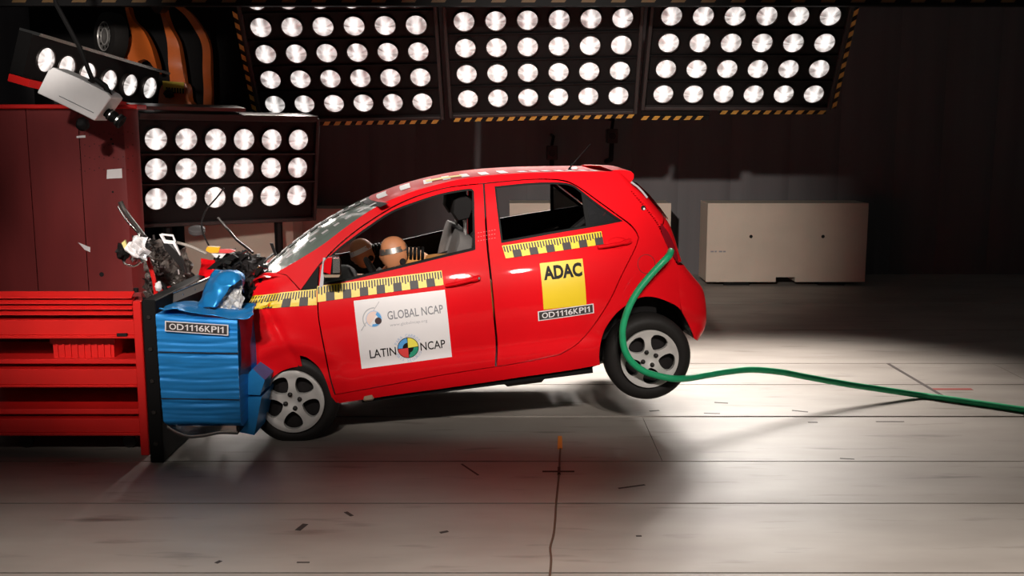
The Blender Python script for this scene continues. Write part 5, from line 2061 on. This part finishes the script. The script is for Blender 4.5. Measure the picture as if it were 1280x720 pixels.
def rod(name, label, cat, pts, r, mt, grp='loose pieces thrown up by the impact'):
    P_ = [dpt(*p) for p in pts]
    o = MB().tube(cr(P_, .03), r, 7).build(name, mt, None, smooth=True)
    tag(o, label, cat, grp)
    return o


rod('bent_strut', 'dark bent strut leaning from the red wall to the smashed headlamp', 'strut', [(150, 252, .2), (156, 264, .2), (168, 280, .15), (180, 296, .1)], .016, mat('strut_grey', (.07, .06, .055), .4, metal=.5))
rod('thin_rod', 'thin pale rod beside the dark bent strut', 'rod', [(147, 258, .22), (160, 278, .2), (178, 297, .12)], .005, chrome)
rod('loose_cable', 'loose dark cable drooping past the lit lamps above the white frame piece', 'cable', [(272, 272, .6), (286, 288, .6), (296, 300, .5), (306, 308, .4), (316, 316, .3)], .009, dark_metal)
rod('loose_wire', 'thin wire in front of the third lamp of the bottom row', 'wire', [(280, 235, .6), (270, 248, .6), (258, 262, .6), (252, 278, .5), (254, 292, .5), (262, 309, .5)], .006, ink_black)
rod('grey_rod', 'long grey rod sloping from the broken frame to the yellow shard', 'rod', [(221, 303, .3), (238, 308, .3), (258, 317, .3)], .010, mat('rod_grey', (.30, .26, .23), .4))
rod('red_tube', 'bent red tube standing over the mounting plate edge', 'tube', [(184, 322, .1), (190, 340, .1), (194, 358, .1), (195, 374, .1)], .014, steel_red)
t2 = empty('torn_lamp_bracket', dpt(215, 305, .2))
tag(t2, 'torn black and white plastic frame piece above the barrier', 'car part', 'loose pieces thrown up by the impact')
def fp(u, v, dy=0.0):
    return dpt(u, v, .2 + dy) - t2.location
MB().prism([fp(u, v) for u, v in ((200, 293), (204, 299), (222, 316), (229, 330), (232, 342), (222, 330), (206, 312))], (0, .04, 0)).build('black_panel', ink_black, t2)
MB().prism([fp(u, v, -.01) for u, v in ((199, 293), (202, 292.5), (206, 300), (218, 301.5), (225, 318), (225, 320), (216, 305), (205, 304))], (0, .02, 0)).build('white_edge', white_film, t2)
MB().tube([fp(202, 293), fp(216, 294.5), fp(219, 302)], .007, 7).build('white_bracket', white_film, t2)
o = MB().lathe([(0.001, -.02), (.045, -.022), (.055, -.01), (.055, .012), (.04, .02), (0.001, .02)], dpt(246, 288, .6), (0.1, -.35, 1), 20).build('rubber_cap', mat('rubber_grey', (.05, .045, .045), .6), None, smooth=True)
tag(o, 'round dark rubber cap in front of the pale concrete block', 'cap', 'loose pieces thrown up by the impact')
# shattered grille behind the plate: a torn sheet full of splinters
tg = empty('shattered_grille', dpt(205, 372, .5))
tag(tg, 'shattered dark grille with pale splinters standing behind the mounting plate', 'car part')
def gp(u, v, dy):
    return dpt(u, v, dy) - tg.location
V, F = sheet([[gp(178, 372, .5), gp(200, 374, .5), gp(232, 366, .5), gp(246, 360, .55)], [gp(180, 340, .55), gp(205, 345, .5), gp(228, 345, .55), gp(240, 342, .6)], [gp(180, 292, .6), gp(205, 305, .55), gp(222, 310, .6), gp(234, 318, .65)]], 30, 30, .05, 22, 2.2)
mesh_obj('torn_sheet', V, F, mat('shattered_plastic', (.11, .09, .08), .5, var=.95, scale=60, spec=.3), tg, smooth=False)
m = MB()
for i in range(170):
    u, v = random.uniform(184, 238), random.uniform(296, 370)
    if u > 184 + (v - 280) * .75: continue
    p = gp(u, v, random.uniform(.32, .46))
    d = Vector((random.uniform(-1, 1), random.uniform(-.5, .5), random.uniform(-1, 1))).normalized()
    e_ = d.orthogonal().normalized()
    m.frame_box(p, d * random.uniform(.01, .045), e_ * random.uniform(.004, .014), d.cross(e_) * .003, random.choice((0, 0, 1, 2, 0, 1)))
o = m.build('splinters', dark_metal, tg, mats=[tape_black, dark_metal, white_film])
o['kind'] = 'stuff'
o = MB().tube(cr([dpt(197, 352, .0), dpt(205, 358, .0), dpt(207, 366, .0), dpt(200, 374, -.02), dpt(188, 377, -.02), dpt(178, 374, .0), dpt(171, 372, 0), dpt(170, 360, 0)], .02), .016, 8).build('black_corrugated_hose', black_plastic, None, smooth=True)
tag(o, 'black ribbed hose curled over the mounting plate top', 'hose')
o = MB().blob(dpt(198, 358, -.03), (.022, .02, .03), 4, .4).build('white_clip', white_film, None, smooth=True)
tag(o, 'small white plastic clip beside the curled black hose', 'clip', 'loose pieces thrown up by the impact')
